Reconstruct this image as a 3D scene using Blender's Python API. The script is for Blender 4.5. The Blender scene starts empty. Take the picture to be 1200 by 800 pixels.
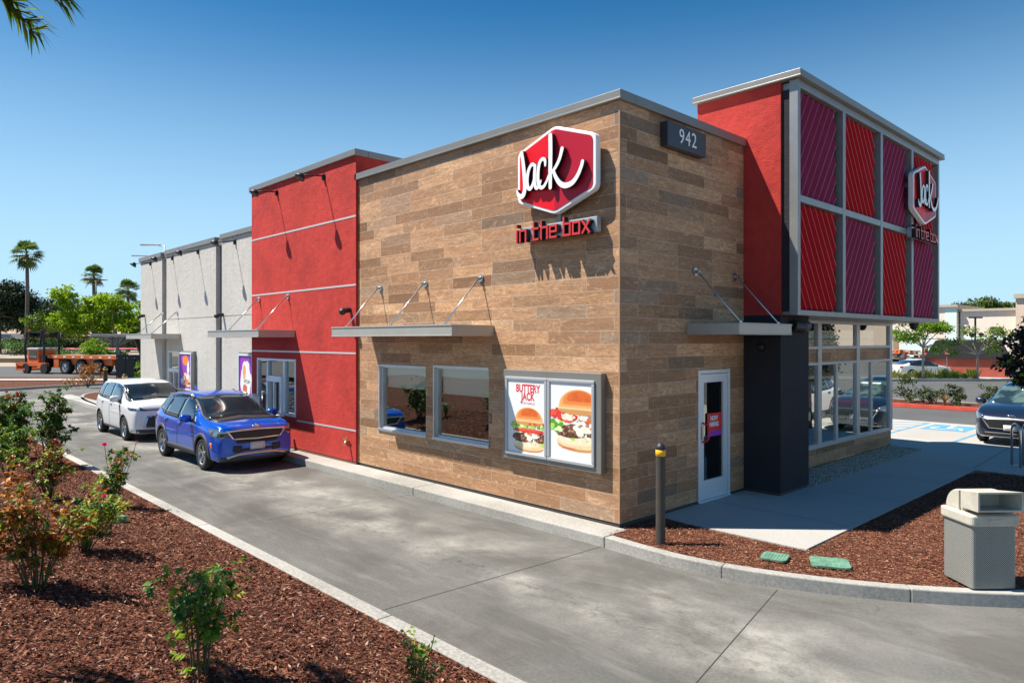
import bpy, bmesh, math, random
import numpy as np
from mathutils import Vector, Matrix
from mathutils.bvhtree import BVHTree
DBG = False; random.seed(7); RN = np.random.RandomState(11)
R = math.radians
S = bpy.context.scene
COL = S.collection

# ------------------------------------------------------------------ camera, sky, sun, exposure
VA = R(43.65)
CF = Vector((-math.cos(VA), math.sin(VA), 0)); CR = Vector((math.sin(VA), math.cos(VA), 0))
CAM = Vector((6.274, -8.128, 2.85))
cd = bpy.data.cameras.new('camera'); cam = bpy.data.objects.new('camera', cd); COL.objects.link(cam)
cam.location = CAM
cam.rotation_euler = (R(90), 0, math.atan2(-CF.x, CF.y))
cd.sensor_width = 36; cd.lens = 825 / 1200 * 36; cd.shift_y = -2 / 1200
cd.clip_start = 0.05; cd.clip_end = 2000
S.camera = cam
SUN_EL = R(59); SUN_DIR = Vector((-0.723, -0.691))      # horizontally towards the sun
w = bpy.data.worlds.new('World'); S.world = w; w.use_nodes = True
nt = w.node_tree; bg = nt.nodes['Background']
sky = nt.nodes.new('ShaderNodeTexSky'); sky.sky_type = 'NISHITA'; sky.sun_disc = False
sky.sun_elevation = SUN_EL; sky.sun_rotation = math.atan2(SUN_DIR.x, SUN_DIR.y)
sky.air_density = 1.0; sky.dust_density = 0.1; sky.ozone_density = 3.0; sky.altitude = 50
hs = nt.nodes.new('ShaderNodeHueSaturation'); hs.inputs['Saturation'].default_value = 1.38; hs.inputs['Hue'].default_value = .495; hs.inputs['Value'].default_value = 1.06
nt.links.new(sky.outputs[0], hs.inputs['Color'])
tcw = nt.nodes.new('ShaderNodeTexCoord'); spw = nt.nodes.new('ShaderNodeSeparateXYZ'); nt.links.new(tcw.outputs['Generated'], spw.inputs[0])
rpw = nt.nodes.new('ShaderNodeValToRGB'); rpw.color_ramp.elements[0].color = (.95, .95, .95, 1); rpw.color_ramp.interpolation = 'EASE'; rpw.color_ramp.elements[1].position = .46; rpw.color_ramp.elements[1].color = (0, 0, 0, 1)
nt.links.new(spw.outputs[2], rpw.inputs[0])
mxw = nt.nodes.new('ShaderNodeMix'); mxw.data_type = 'RGBA'; nt.links.new(rpw.outputs[0], mxw.inputs[0]); nt.links.new(hs.outputs[0], mxw.inputs[6])
mxw.inputs[7].default_value = (5.0, 7.9, 10.4, 1); nt.links.new(mxw.outputs[2], bg.inputs[0])
bg.inputs[1].default_value = 0.061
sd = bpy.data.lights.new('sun', 'SUN'); sun = bpy.data.objects.new('sun', sd); COL.objects.link(sun)
sd.energy = 5.0; sd.angle = R(0.53); sd.color = (1, 0.94, 0.85)
ld = Vector((-SUN_DIR.x * math.cos(SUN_EL), -SUN_DIR.y * math.cos(SUN_EL), -math.sin(SUN_EL)))
sun.rotation_euler = ld.to_track_quat('-Z', 'Y').to_euler(); sun.location = (0, -20, 30)
S.view_settings.view_transform = 'Standard'; S.view_settings.look = 'None'
S.view_settings.gamma = 1; S.view_settings.exposure = 0.82; S.view_settings.use_curve_mapping = False
S.cycles.max_bounces = 8; S.cycles.transparent_max_bounces = 16

def V(u, t, z=0.0):                     # far lot frame: u metres to the side, t metres down the view
    p = CAM + CR * u + CF * t
    return Vector((p.x, p.y, z))

# ------------------------------------------------------------------ material helpers
class NT:
    def __init__(s, m): s.t = m.node_tree; s.n = s.t.nodes
    def new(s, k, **kw):
        n = s.n.new(k)
        for a, b in kw.items(): setattr(n, a, b)
        return n
    def link(s, a, b): s.t.links.new(a, b)
    def math(s, op, a, b=None, clamp=False):
        n = s.new('ShaderNodeMath', operation=op, use_clamp=clamp)
        for i, v in enumerate((a, b)):
            if v is None: continue
            if isinstance(v, (int, float)): n.inputs[i].default_value = v
            else: s.link(v, n.inputs[i])
        return n.outputs[0]
    def mix(s, fac, a, b, mode='MIX'):
        n = s.new('ShaderNodeMix', data_type='RGBA', blend_type=mode)
        for i, v in ((0, fac), (6, a), (7, b)):
            if isinstance(v, (int, float)): n.inputs[i].default_value = v
            elif isinstance(v, tuple): n.inputs[i].default_value = (v[0], v[1], v[2], 1)
            else: s.link(v, n.inputs[i])
        return n.outputs[2]
    def ramp(s, fac, pts):
        n = s.new('ShaderNodeValToRGB'); e = n.color_ramp.elements
        e[0].position = pts[0][0]; e[0].color = (*pts[0][1], 1); e[1].position = pts[-1][0]; e[1].color = (*pts[-1][1], 1)
        for p, c in pts[1:-1]:
            q = e.new(p); q.color = (*c, 1)
        s.link(fac, n.inputs[0]); return n.outputs[0]
    def noise(s, vec, scale, detail=4, rough=0.55, dist=0.0):
        n = s.new('ShaderNodeTexNoise'); n.inputs['Scale'].default_value = scale
        n.inputs['Detail'].default_value = detail; n.inputs['Roughness'].default_value = rough
        n.inputs['Distortion'].default_value = dist
        if vec is not None: s.link(vec, n.inputs['Vector'])
        return n.outputs[0]
MATS = {}
def base(name):
    m = bpy.data.materials.new(name); m.use_nodes = True; MATS[name] = m
    h = NT(m); return m, h, h.n['Principled BSDF']
def setp(b, rough=0.5, metal=0.0, spec=0.5, coat=0.0):
    b.inputs['Roughness'].default_value = rough; b.inputs['Metallic'].default_value = metal
    b.inputs['Specular IOR Level'].default_value = spec; b.inputs['Coat Weight'].default_value = coat
def pos(h): return h.new('ShaderNodeNewGeometry').outputs['Position']
def stretch(h, vec, sc):
    n = h.new('ShaderNodeVectorMath', operation='MULTIPLY'); h.link(vec, n.inputs[0]); n.inputs[1].default_value = sc
    return n.outputs[0]
def bump(h, b, height, dist=0.01, strength=0.5):
    n = h.new('ShaderNodeBump'); n.inputs['Distance'].default_value = dist; n.inputs['Strength'].default_value = strength
    h.link(height, n.inputs['Height']); h.link(n.outputs[0], b.inputs['Normal'])
def sc3(c, k): return tuple(min(1, x * k) for x in c)
def M(name, col, rough=0.5, metal=0.0, var=0.0, vs=3.0, bmp=0.0, bs=40.0, spec=0.5, coat=0.0, local=True):
    m, h, b = base(name); setp(b, rough, metal, spec, coat)
    b.inputs['Base Color'].default_value = (*col, 1)
    v = h.new('ShaderNodeTexCoord').outputs['Object'] if local else pos(h)
    if var > 0:
        n = h.noise(v, vs, 5)
        h.link(h.ramp(n, [(0.3, sc3(col, 1 - var)), (0.7, sc3(col, 1 + var))]), b.inputs['Base Color'])
    if bmp > 0: bump(h, b, h.noise(v, bs, 5), bmp, 0.6)
    return m

def stucco(name, col, mott=0.12):
    m, h, b = base(name); setp(b, 0.85, spec=0.25); p = pos(h)
    n1 = h.noise(p, 0.9, 5, 0.6, 0.6); n2 = h.noise(p, 6, 4); n3 = h.noise(stretch(h, p, (4, 4, .5)), 1.5, 3)
    c = h.ramp(n1, [(0.3, sc3(col, 1 - mott)), (0.72, sc3(col, 1 + mott))])
    c = h.mix(0.35, c, h.ramp(n2, [(0.3, sc3(col, 1 - mott)), (0.7, sc3(col, 1 + mott))]))
    c = h.mix(h.math('MULTIPLY', n3, 0.14), c, sc3(col, 0.6))
    sz = h.new('ShaderNodeSeparateXYZ'); h.link(p, sz.inputs[0])
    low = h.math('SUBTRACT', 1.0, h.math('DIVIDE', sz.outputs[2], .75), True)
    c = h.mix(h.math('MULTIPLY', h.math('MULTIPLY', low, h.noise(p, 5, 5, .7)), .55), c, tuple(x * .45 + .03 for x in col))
    stk = h.ramp(h.noise(stretch(h, p, (9, 9, .35)), 1.0, 4, .6), [(0.52, (0, 0, 0)), (0.72, (.32, .32, .32))])
    c = h.mix(stk, c, tuple(x * .72 + .01 for x in col))
    h.link(c, b.inputs['Base Color'])
    bump(h, b, h.math('ADD', h.noise(p, 55, 4), h.math('MULTIPLY', h.noise(p, 9, 3), 1.2)), 0.014, 0.7)
    return m
stucco('red_stucco', (0.50, 0.044, 0.034), .3); stucco('grey_stucco', (0.56, 0.53, 0.48), 0.08)
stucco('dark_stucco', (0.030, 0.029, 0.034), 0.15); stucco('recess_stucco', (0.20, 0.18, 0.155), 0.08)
stucco('beige_stucco', (0.86, 0.71, 0.59), 0.03); stucco('mint_stucco', (0.74, 0.85, 0.78), 0.03)
stucco('tan_stone', (0.36, 0.24, 0.15), 0.2)

def planks():
    m, h, b = base('wood_tile'); setp(b, 0.62, spec=0.35); p = pos(h)
    sx = h.new('ShaderNodeSeparateXYZ'); h.link(p, sx.inputs[0])
    u = h.math('ADD', sx.outputs[0], sx.outputs[1]); u = h.math('ADD', u, 60.0)
    v = h.math('DIVIDE', h.math('SUBTRACT', sx.outputs[2], 0.2), 0.1985)
    row = h.math('FLOOR', v); fv = h.math('FRACT', v)
    wn = h.new('ShaderNodeTexWhiteNoise', noise_dimensions='1D'); h.link(row, wn.inputs['W'])
    off = h.math('MULTIPLY', h.math('FLOOR', h.math('MULTIPLY', wn.outputs[0], 5.0)), 0.26)
    uu = h.math('DIVIDE', h.math('ADD', u, off), 1.06)
    colu = h.math('FLOOR', uu); fu = h.math('FRACT', uu)
    cb = h.new('ShaderNodeCombineXYZ'); h.link(colu, cb.inputs[0]); h.link(row, cb.inputs[1])
    w2 = h.new('ShaderNodeTexWhiteNoise', noise_dimensions='2D'); h.link(cb.outputs[0], w2.inputs['Vector'])
    rnd = w2.outputs[0]
    w3 = h.new('ShaderNodeTexWhiteNoise', noise_dimensions='3D'); cb2 = h.new('ShaderNodeCombineXYZ')
    h.link(colu, cb2.inputs[0]); h.link(row, cb2.inputs[1]); cb2.inputs[2].default_value = 7.7; h.link(cb2.outputs[0], w3.inputs['Vector'])
    # grain, shifted tile by tile
    g = h.new('ShaderNodeCombineXYZ')
    h.link(h.math('ADD', h.math('MULTIPLY', u, 1.0), h.math('MULTIPLY', rnd, 37.0)), g.inputs[0])
    h.link(h.math('ADD', h.math('MULTIPLY', sx.outputs[2], 9.0), h.math('MULTIPLY', rnd, 19.0)), g.inputs[1])
    n1 = h.noise(g.outputs[0], 1.6, 7, 0.62, 0.9); n2 = h.noise(g.outputs[0], 7.0, 8, 0.72, 0.4)
    n3 = h.noise(stretch(h, g.outputs[0], (1, .35, 1)), 3.2, 5, 0.7)
    n4 = h.noise(stretch(h, g.outputs[0], (1, .22, 1)), 2.4, 6, .66, 2.6)       # swirling figure
    tile = h.ramp(rnd, [(0.0, (0.30, 0.165, 0.09)), (0.16, (0.64, 0.39, 0.22)), (0.34, (0.44, 0.245, 0.13)), (0.5, (0.70, 0.45, 0.265)),
                        (0.66, (0.33, 0.19, 0.105)), (0.8, (0.60, 0.35, 0.19)), (0.91, (0.33, 0.265, 0.20)), (1.0, (0.58, 0.33, 0.175))])
    c = h.mix(h.ramp(n1, [(0.42, (0, 0, 0)), (0.64, (0.55, 0.55, 0.55))]), tile, (0.30, 0.165, 0.085))
    c = h.mix(h.ramp(n4, [(0.44, (0, 0, 0)), (0.5, (0.5, 0.5, 0.5)), (0.56, (0, 0, 0))]), c, (0.25, 0.135, 0.07))
    c = h.mix(h.ramp(n4, [(0.58, (0, 0, 0)), (0.68, (0.55, 0.55, 0.55))]), c, (0.74, 0.51, 0.32))
    c = h.mix(h.ramp(n2, [(0.52, (0, 0, 0)), (0.64, (0.6, 0.6, 0.6))]), c, (0.17, 0.095, 0.05))
    c = h.mix(h.ramp(n3, [(0.57, (0, 0, 0)), (0.72, (0.5, 0.5, 0.5))]), c, (0.72, 0.49, 0.30))
    c = h.mix(h.ramp(h.noise(g.outputs[0], 0.9, 3), [(0.62, (0, 0, 0)), (0.75, (0.45, 0.45, 0.45))]), c, (0.27, 0.25, 0.225))
    gr = h.math('MAXIMUM', h.math('LESS_THAN', fv, 0.022), h.math('LESS_THAN', fu, 0.0042))
    c = h.mix(h.ramp(w3.outputs[0], [(0.5, (0, 0, 0)), (0.9, (1, 1, 1))]), c, h.mix(1.0, c, (0.66, 0.63, 0.60), 'MULTIPLY')); c = h.mix(1.0, c, (1.05, 1.0, 0.95), 'MULTIPLY'); c = h.mix(gr, c, (0.62, 0.48, 0.36)); h.link(c, b.inputs['Base Color'])
    hh = h.math('SUBTRACT', h.math('MULTIPLY', n2, 0.4), gr); bump(h, b, hh, 0.004, 0.5)
planks()

def concrete(name, dark, light, stain=0.5, lane=False):
    m, h, b = base(name); setp(b, 0.8, spec=0.3); p = pos(h)
    n1 = h.noise(p, 0.35, 6, 0.6, 0.5); n2 = h.noise(p, 2.2, 6, 0.65); n3 = h.noise(p, 28, 5, 0.7)
    c = h.ramp(n1, [(0.28, dark), (0.75, light)])
    c = h.mix(h.math('MULTIPLY', n2, 0.55), c, sc3(dark, 1.15))
    c = h.mix(h.ramp(n3, [(0.4, (0, 0, 0)), (0.7, (0.35, 0.35, 0.35))]), c, sc3(light, 1.25))
    if lane:
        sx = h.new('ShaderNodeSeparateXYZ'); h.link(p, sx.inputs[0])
        # sun patches painted as pale blotches in a broken row down the lane, darker wheel tracks beside it
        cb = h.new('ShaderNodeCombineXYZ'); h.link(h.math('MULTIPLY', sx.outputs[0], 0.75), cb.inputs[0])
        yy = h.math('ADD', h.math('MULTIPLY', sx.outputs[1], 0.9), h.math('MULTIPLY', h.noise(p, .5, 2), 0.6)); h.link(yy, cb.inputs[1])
        sun_blot = h.noise(cb.outputs[0], 1.1, 4, 0.45)
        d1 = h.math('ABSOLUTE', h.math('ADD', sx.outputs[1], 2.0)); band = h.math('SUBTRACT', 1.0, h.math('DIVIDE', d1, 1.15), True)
        f = h.math('MULTIPLY', h.ramp(sun_blot, [(0.40, (0, 0, 0)), (0.62, (1, 1, 1))]), h.math('MULTIPLY', band, 1.5, True))
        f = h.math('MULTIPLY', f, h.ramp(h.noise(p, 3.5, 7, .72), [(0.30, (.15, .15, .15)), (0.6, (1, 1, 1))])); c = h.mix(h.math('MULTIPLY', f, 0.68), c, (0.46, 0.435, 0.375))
        d2 = h.math('ABSOLUTE', h.math('ADD', sx.outputs[1], 3.1)); b2 = h.math('SUBTRACT', 1.0, h.math('DIVIDE', d2, 0.9), True)
        c = h.mix(h.math('MULTIPLY', h.math('MULTIPLY', b2, h.ramp(h.noise(p, .8, 5), [(0.3, (0, 0, 0)), (0.6, (1, 1, 1))])), 0.45), c, sc3(dark, 0.62))
        st = h.noise(stretch(h, p, (0.35, 2.2, 1)), 1.7, 6, 0.7)
        c = h.mix(h.ramp(st, [(0.5, (0, 0, 0)), (0.68, (0.5, 0.5, 0.5))]), c, sc3(light, 1.1))
        big = h.noise(stretch(h, p, (.55, .9, 1)), .55, 7, .68, .8)
        c = h.mix(h.ramp(big, [(0.47, (0, 0, 0)), (0.60, (0.55, 0.55, 0.55))]), c, (0.070, 0.064, 0.054))
        c = h.mix(h.ramp(h.noise(p, 90, 3, .8), [(0.45, (0, 0, 0)), (0.75, (0.5, 0.5, 0.5))]), c, sc3(dark, .75))
        d3 = h.math('ABSOLUTE', h.math('ADD', sx.outputs[1], 2.35)); b3 = h.math('SUBTRACT', 1.0, h.math('DIVIDE', d3, .28), True)
        drip = h.ramp(h.noise(stretch(h, p, (1.2, 1.6, 1)), 7, 4, .6), [(0.55, (0, 0, 0)), (0.66, (1, 1, 1))])
        c = h.mix(h.math('MULTIPLY', h.math('MULTIPLY', b3, drip), .55), c, (0.035, 0.032, 0.03))
        vo = h.new('ShaderNodeTexVoronoi', feature='DISTANCE_TO_EDGE'); vo.inputs['Scale'].default_value = 0.16
        nz = h.new('ShaderNodeVectorMath', operation='ADD'); h.link(p, nz.inputs[0])
        nn = h.new('ShaderNodeTexNoise'); nn.inputs['Scale'].default_value = 1.3; h.link(p, nn.inputs['Vector'])
        h.link(nn.outputs[1], nz.inputs[1]); h.link(nz.outputs[0], vo.inputs['Vector'])
        c = h.mix(h.math('MULTIPLY', h.math('LESS_THAN', vo.outputs[0], 0.0006), 0.2), c, sc3(dark, 0.35))
    h.link(c, b.inputs['Base Color']); bump(h, b, h.math('ADD', n3, h.math('MULTIPLY', n2, 0.7)), 0.004, 0.4)
    return m
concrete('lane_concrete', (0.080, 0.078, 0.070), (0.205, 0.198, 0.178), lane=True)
concrete('walk_concrete', (0.33, 0.315, 0.29), (0.44, 0.42, 0.385))
concrete('kerb_concrete', (0.17, 0.16, 0.14), (0.56, 0.54, 0.49))
concrete('stall_concrete', (0.33, 0.31, 0.28), (0.45, 0.43, 0.39))
concrete('asphalt', (0.07, 0.07, 0.068), (0.12, 0.118, 0.112)); concrete('rock_slope', (0.22, 0.18, 0.13), (0.42, 0.35, 0.27))
M('corner_trim', (0.42, 0.25, 0.14), 0.5); M('joint', (0.055, 0.052, 0.047), 0.9); M('red_kerb', (0.62, 0.08, 0.05), 0.7, var=0.2)
M('ada_blue', (0.10, 0.30, 0.45), 0.7, var=0.2); M('white_line', (0.75, 0.75, 0.72), 0.7, var=0.15)

def mulchmat(name, island):
    m, h, b = base(name); setp(b, 0.9, spec=0.12)
    g = h.new('ShaderNodeNewGeometry')
    if island:
        c = h.ramp(g.outputs['Random Per Island'], [(0.0, (0.045, 0.018, 0.011)), (0.3, (0.115, 0.042, 0.024)), (0.55, (0.19, 0.070, 0.038)),
                   (0.78, (0.27, 0.105, 0.058)), (0.93, (0.36, 0.175, 0.11)), (1.0, (0.50, 0.34, 0.24))])
        h.link(c, b.inputs['Base Color'])
    else:
        p = g.outputs['Position']; vo = h.new('ShaderNodeTexVoronoi'); vo.inputs['Scale'].default_value = 26
        h.link(stretch(h, p, (1, 1.6, 1)), vo.inputs['Vector'])
        sx = h.new('ShaderNodeSeparateColor'); h.link(vo.outputs['Color'], sx.inputs[0])
        c = h.ramp(sx.outputs[0], [(0.0, (0.03, 0.012, 0.008)), (0.5, (0.10, 0.036, 0.02)), (0.85, (0.2, 0.075, 0.042)), (1, (0.34, 0.18, 0.11))])
        h.link(c, b.inputs['Base Color']); bump(h, b, vo.outputs['Distance'], 0.03, 0.8)
mulchmat('mulch', False); mulchmat('mulch_chip', True)
def darkchip():  # darker chip colours for the older left bed, chip shading painted in
    m, h, b = base('mulch_chip_dark'); setp(b, 0.9, spec=0.12); g = h.new('ShaderNodeNewGeometry')
    h.link(h.ramp(g.outputs['Random Per Island'], [(0.0, (0.022, 0.010, 0.007)), (0.3, (0.06, 0.022, 0.014)), (0.55, (0.115, 0.040, 0.024)), (0.78, (0.18, 0.066, 0.04)), (0.93, (0.28, 0.125, 0.08)), (1.0, (0.46, 0.31, 0.23))]), b.inputs['Base Color'])
darkchip()
def gravelmat():
    m, h, b = base('gravel'); setp(b, 0.85); g = h.new('ShaderNodeNewGeometry')
    h.link(h.ramp(g.outputs['Random Per Island'], [(0, (0.16, 0.12, 0.09)), (0.5, (0.52, 0.41, 0.31)), (1, (0.85, 0.75, 0.60))]), b.inputs['Base Color'])
gravelmat()

def leafmat(name, cols, trans=0.35, rough=0.45):
    m, h, b = base(name); setp(b, rough, spec=0.35)
    g = h.new('ShaderNodeNewGeometry')
    n = len(cols); c = h.ramp(g.outputs['Random Per Island'], [(i / (n - 1), cc) for i, cc in enumerate(cols)])
    h.link(c, b.inputs['Base Color'])
    tr = h.new('ShaderNodeBsdfTranslucent'); h.link(h.mix(0.5, c, (0.5, 0.6, 0.05), 'MULTIPLY') if False else c, tr.inputs[0])
    mx = h.new('ShaderNodeMixShader'); mx.inputs[0].default_value = trans
    h.link(b.outputs[0], mx.inputs[1]); h.link(tr.outputs[0], mx.inputs[2])
    h.link(mx.outputs[0], h.n['Material Output'].inputs[0])
leafmat('leaf_green', [(0.05, 0.13, 0.02), (0.09, 0.21, 0.025), (0.07, 0.16, 0.04), (0.17, 0.32, 0.04)], .4)
leafmat('leaf_yellow', [(0.16, 0.30, 0.02), (0.34, 0.44, 0.03), (0.10, 0.22, 0.02), (0.48, 0.44, 0.04)], .4)
leafmat('leaf_rust', [(0.10, 0.14, 0.02), (0.48, 0.13, 0.02), (0.20, 0.05, 0.015), (0.56, 0.26, 0.03), (0.30, 0.06, 0.02)])
leafmat('leaf_maroon', [(0.05, 0.10, 0.02), (0.16, 0.02, 0.015), (0.10, 0.015, 0.012), (0.10, 0.16, 0.03)])
leafmat('leaf_lime', [(0.14, 0.28, 0.015), (0.24, 0.40, 0.02), (0.10, 0.22, 0.015), (0.36, 0.48, 0.03)], 0.45)
leafmat('leaf_lime2', [(0.20, 0.36, 0.012), (0.34, 0.48, 0.015), (0.16, 0.30, 0.012), (0.50, 0.58, 0.02)], 0.5)
leafmat('leaf_pine', [(0.018, 0.034, 0.014), (0.03, 0.055, 0.02), (0.045, 0.075, 0.025)], 0.15)
leafmat('leaf_olive', [(0.07, 0.11, 0.03), (0.12, 0.16, 0.04), (0.05, 0.08, 0.02)], 0.3)
leafmat('leaf_dark', [(0.012, 0.012, 0.012), (0.025, 0.015, 0.016), (0.018, 0.028, 0.012), (0.04, 0.02, 0.02)], 0.12, 0.3)
leafmat('palm_leaf', [(0.05, 0.10, 0.02), (0.11, 0.18, 0.03), (0.18, 0.25, 0.05)], 0.4)
leafmat('leaf_mid', [(0.035, 0.06, 0.02), (0.06, 0.09, 0.025), (0.09, 0.12, 0.04)], 0.25)
leafmat('palm_near', [(0.08, 0.17, 0.012), (0.03, 0.08, 0.01), (0.24, 0.30, 0.015), (0.05, 0.12, 0.01)], 0.5)
leafmat('palm_dry', [(0.25, 0.14, 0.05), (0.35, 0.22, 0.09), (0.16, 0.10, 0.05)], 0.2)
leafmat('grass_tuft', [(0.20, 0.24, 0.04), (0.32, 0.32, 0.06), (0.12, 0.18, 0.03)], 0.3)
M('bark', (0.16, 0.12, 0.09), 0.9, var=0.35, vs=8, bmp=0.02, bs=20); M('pale_bark', (0.36, 0.31, 0.26), 0.9, var=0.3, vs=9)
M('rose_stem', (0.09, 0.085, 0.03), 0.6, var=0.3); M('rose_red', (0.62, 0.01, 0.03), 0.5); M('rose_pink', (0.80, 0.03, 0.28), 0.5)
M('trim_metal', (0.25, 0.235, 0.21), 0.42, 0.35, var=0.06, vs=2); M('canopy_metal', (0.42, 0.40, 0.35), 0.4, 0.3, var=0.05)
M('frame_metal', (0.28, 0.275, 0.27), 0.4, 0.4, var=0.08); M('mullion', (0.52, 0.51, 0.50), 0.4, 0.4, var=0.06)
M('aluminium', (0.62, 0.63, 0.64), 0.35, 0.7, var=0.05); M('white_frame', (0.72, 0.74, 0.76), 0.4, 0.2)
M('steel', (0.55, 0.55, 0.54), 0.28, 0.95, var=0.06); M('black_metal', (0.02, 0.02, 0.022), 0.45, 0.2); M('base_trim', (0.06, 0.052, 0.045), 0.7)
M('silver_groove', (0.60, 0.56, 0.54), 0.45, 0.3); M('panel_red', (0.34, 0.001, 0.006), 0.7, 0, var=0.1, spec=.08); M('panel_purple', (0.23, 0.018, 0.055), 0.7, 0, var=0.1, spec=.1); M('rib_highlight_red', (0.50, 0.05, 0.06), 0.5, 0); M('rib_highlight_purple', (0.38, 0.07, 0.14), 0.5, 0)
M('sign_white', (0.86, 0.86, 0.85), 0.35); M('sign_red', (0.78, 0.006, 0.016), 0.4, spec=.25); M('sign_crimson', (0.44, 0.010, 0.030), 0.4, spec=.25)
M('sign_black', (0.010, 0.010, 0.011), 0.4); M('sign_grey', (0.035, 0.040, 0.048), 0.4); M('letter_red', (0.60, 0.03, 0.025), 0.4); M('sign_silver', (0.42, 0.46, 0.48), 0.4, 0.4)
M('bollard_brown', (0.055, 0.045, 0.036), 0.6, var=0.15, vs=6); M('yellow_band', (0.85, 0.42, 0.01), 0.4); M('bin_plastic', (0.48, 0.45, 0.37), 0.6, var=0.16, vs=7, bmp=0.001, bs=200)
M('bin_dark', (0.02, 0.018, 0.015), 0.8); M('valve_green', (0.11, 0.24, 0.16), 0.75, var=0.35, vs=14)
M('poster_frame', (0.50, 0.52, 0.53), 0.35, 0.4); M('poster_white', (0.80, 0.80, 0.79), 0.4); M('poster_text', (0.70, 0.02, 0.03), 0.4); M('purple_print', (0.30, 0.03, 0.45), 0.4); M('orange_print', (0.85, 0.22, 0.01), 0.4)
M('brass', (0.55, 0.42, 0.18), 0.3, 0.9); M('handle_red', (0.60, 0.01, 0.015), 0.35); M('interior', (0.16, 0.13, 0.11), 0.8, var=0.2, vs=1); M('interior_floor', (0.12, 0.10, 0.09), 0.6)
M('blind', (0.72, 0.78, 0.72), 0.8); M('roof_membrane', (0.5, 0.5, 0.48), 0.8, var=0.1); M('tan_roof', (0.35, 0.24, 0.16), 0.8, var=0.2, vs=.5); M('brown_wall', (0.17, 0.09, 0.06), 0.8)
M('truck_orange', (0.62, 0.13, 0.02), 0.45, var=0.15); M('tyre', (0.014, 0.014, 0.014), 0.75); M('rim', (0.50, 0.51, 0.52), 0.25, 0.9); M('rim_dark', (0.05, 0.05, 0.052), 0.4, 0.6)
M('black_plastic', (0.018, 0.018, 0.02), 0.5); M('clad', (0.055, 0.055, 0.058), 0.6); M('chrome', (0.75, 0.75, 0.76), 0.12, 1.0); M('plate', (0.62, 0.60, 0.58), 0.5)
M('lamp_glass', (0.30, 0.33, 0.36), 0.08, 0.8, coat=1.0); M('amber', (0.85, 0.22, 0.01), 0.3); M('tail_red', (0.5, 0.01, 0.01), 0.2, coat=1); M('red_wall', (0.42, 0.09, 0.06), 0.8, var=0.1)
M('dark_roof', (0.018, 0.018, 0.019), 0.9, spec=.1); M('junk', (0.3, 0.12, 0.06), 0.8, var=0.6, vs=3); M('grey_box', (0.45, 0.47, 0.48), 0.5); stucco('cornice', (0.5, 0.42, 0.33), .03); stucco('tan_wall', (0.68, 0.52, 0.40), .04)
M('pink_flower', (0.6, 0.12, 0.18), 0.8, var=0.4, vs=2)
M('skin', (0.45, 0.26, 0.18), 0.6); M('hood_dark', (0.02, 0.02, 0.02), 0.6)
def carpaint(name, col, metal=0.3, rough=0.3):
    m, h, b = base(name); setp(b, rough, metal, 0.5, 1.0); b.inputs['Coat Roughness'].default_value = 0.03
    b.inputs['Base Color'].default_value = (*col, 1)
carpaint('paint_blue', (0.0, 0.088, 0.58), 0.35, .22); carpaint('paint_white', (0.70, 0.71, 0.71), 0.05, 0.35); carpaint('paint_navy', (0.012, 0.020, 0.040), 0.4)
carpaint('paint_black', (0.02, 0.02, 0.025), 0.3)
def carglass():
    m, h, b = base('car_glass'); setp(b, 0.02, 0, 0.9, 1.0); b.inputs['Base Color'].default_value = (0.012, 0.016, 0.018, 1)
carglass()
M('screen_glass', (0.014, 0.018, 0.022), 0.09, spec=0.7, var=0.4, vs=1.6)
def glass(name, tint, lo, hi):
    m, h, b = base(name); h.n.remove(b)
    tr = h.new('ShaderNodeBsdfTransparent'); tr.inputs[0].default_value = (*tint, 1)
    gl = h.new('ShaderNodeBsdfGlossy'); gl.inputs['Roughness'].default_value = 0.008; gl.inputs[0].default_value = (0.95, 1, 0.98, 1)
    lw = h.new('ShaderNodeLayerWeight'); lw.inputs[0].default_value = .5
    f = h.math('ADD', h.math('MULTIPLY', h.math('POWER', lw.outputs['Facing'], 3.0), hi), lo, True)
    mx = h.new('ShaderNodeMixShader'); h.link(f, mx.inputs[0]); h.link(tr.outputs[0], mx.inputs[1]); h.link(gl.outputs[0], mx.inputs[2])
    h.link(mx.outputs[0], h.n['Material Output'].inputs[0])
glass('window_glass', (0.72, 0.78, 0.75), 0.24, 0.6); glass('store_glass', (0.55, 0.6, 0.6), 0.38, 0.75)
def perf():
    m, h, b = base('perforated'); setp(b, 0.5, 0.2); tc = h.new('ShaderNodeTexCoord').outputs['Object']
    sx = h.new('ShaderNodeSeparateXYZ'); h.link(tc, sx.inputs[0])
    u = h.math('ADD', sx.outputs[0], sx.outputs[1]); 
    a = h.math('SINE', h.math('MULTIPLY', h.math('ADD', u, sx.outputs[2]), 150.0)); c = h.math('SINE', h.math('MULTIPLY', h.math('SUBTRACT', u, sx.outputs[2]), 150.0))
    mm = h.math('MULTIPLY', a, c); f = h.math('GREATER_THAN', h.math('ABSOLUTE', mm), 0.36)
    h.link(h.mix(f, (0.44, 0.45, 0.41), (0.05, 0.05, 0.045)), b.inputs['Base Color'])
perf()
def foodmat(name, pts, scale, bmp=0):
    m, h, b = base(name); setp(b, 0.4); n = h.noise(pos(h), scale, 6, 0.7)
    h.link(h.ramp(n, pts), b.inputs['Base Color'])
foodmat('bun', [(0.3, (0.62, 0.20, 0.05)), (0.5, (0.80, 0.38, 0.12)), (0.7, (0.86, 0.55, 0.25))], 5)
foodmat('bun_top', [(0.3, (0.60, 0.08, 0.015)), (0.6, (0.72, 0.16, 0.03)), (0.8, (0.8, 0.3, 0.1))], 6)
foodmat('bun_pale', [(0.3, (0.82, 0.52, 0.22)), (0.7, (0.86, 0.70, 0.45))], 7)
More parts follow.
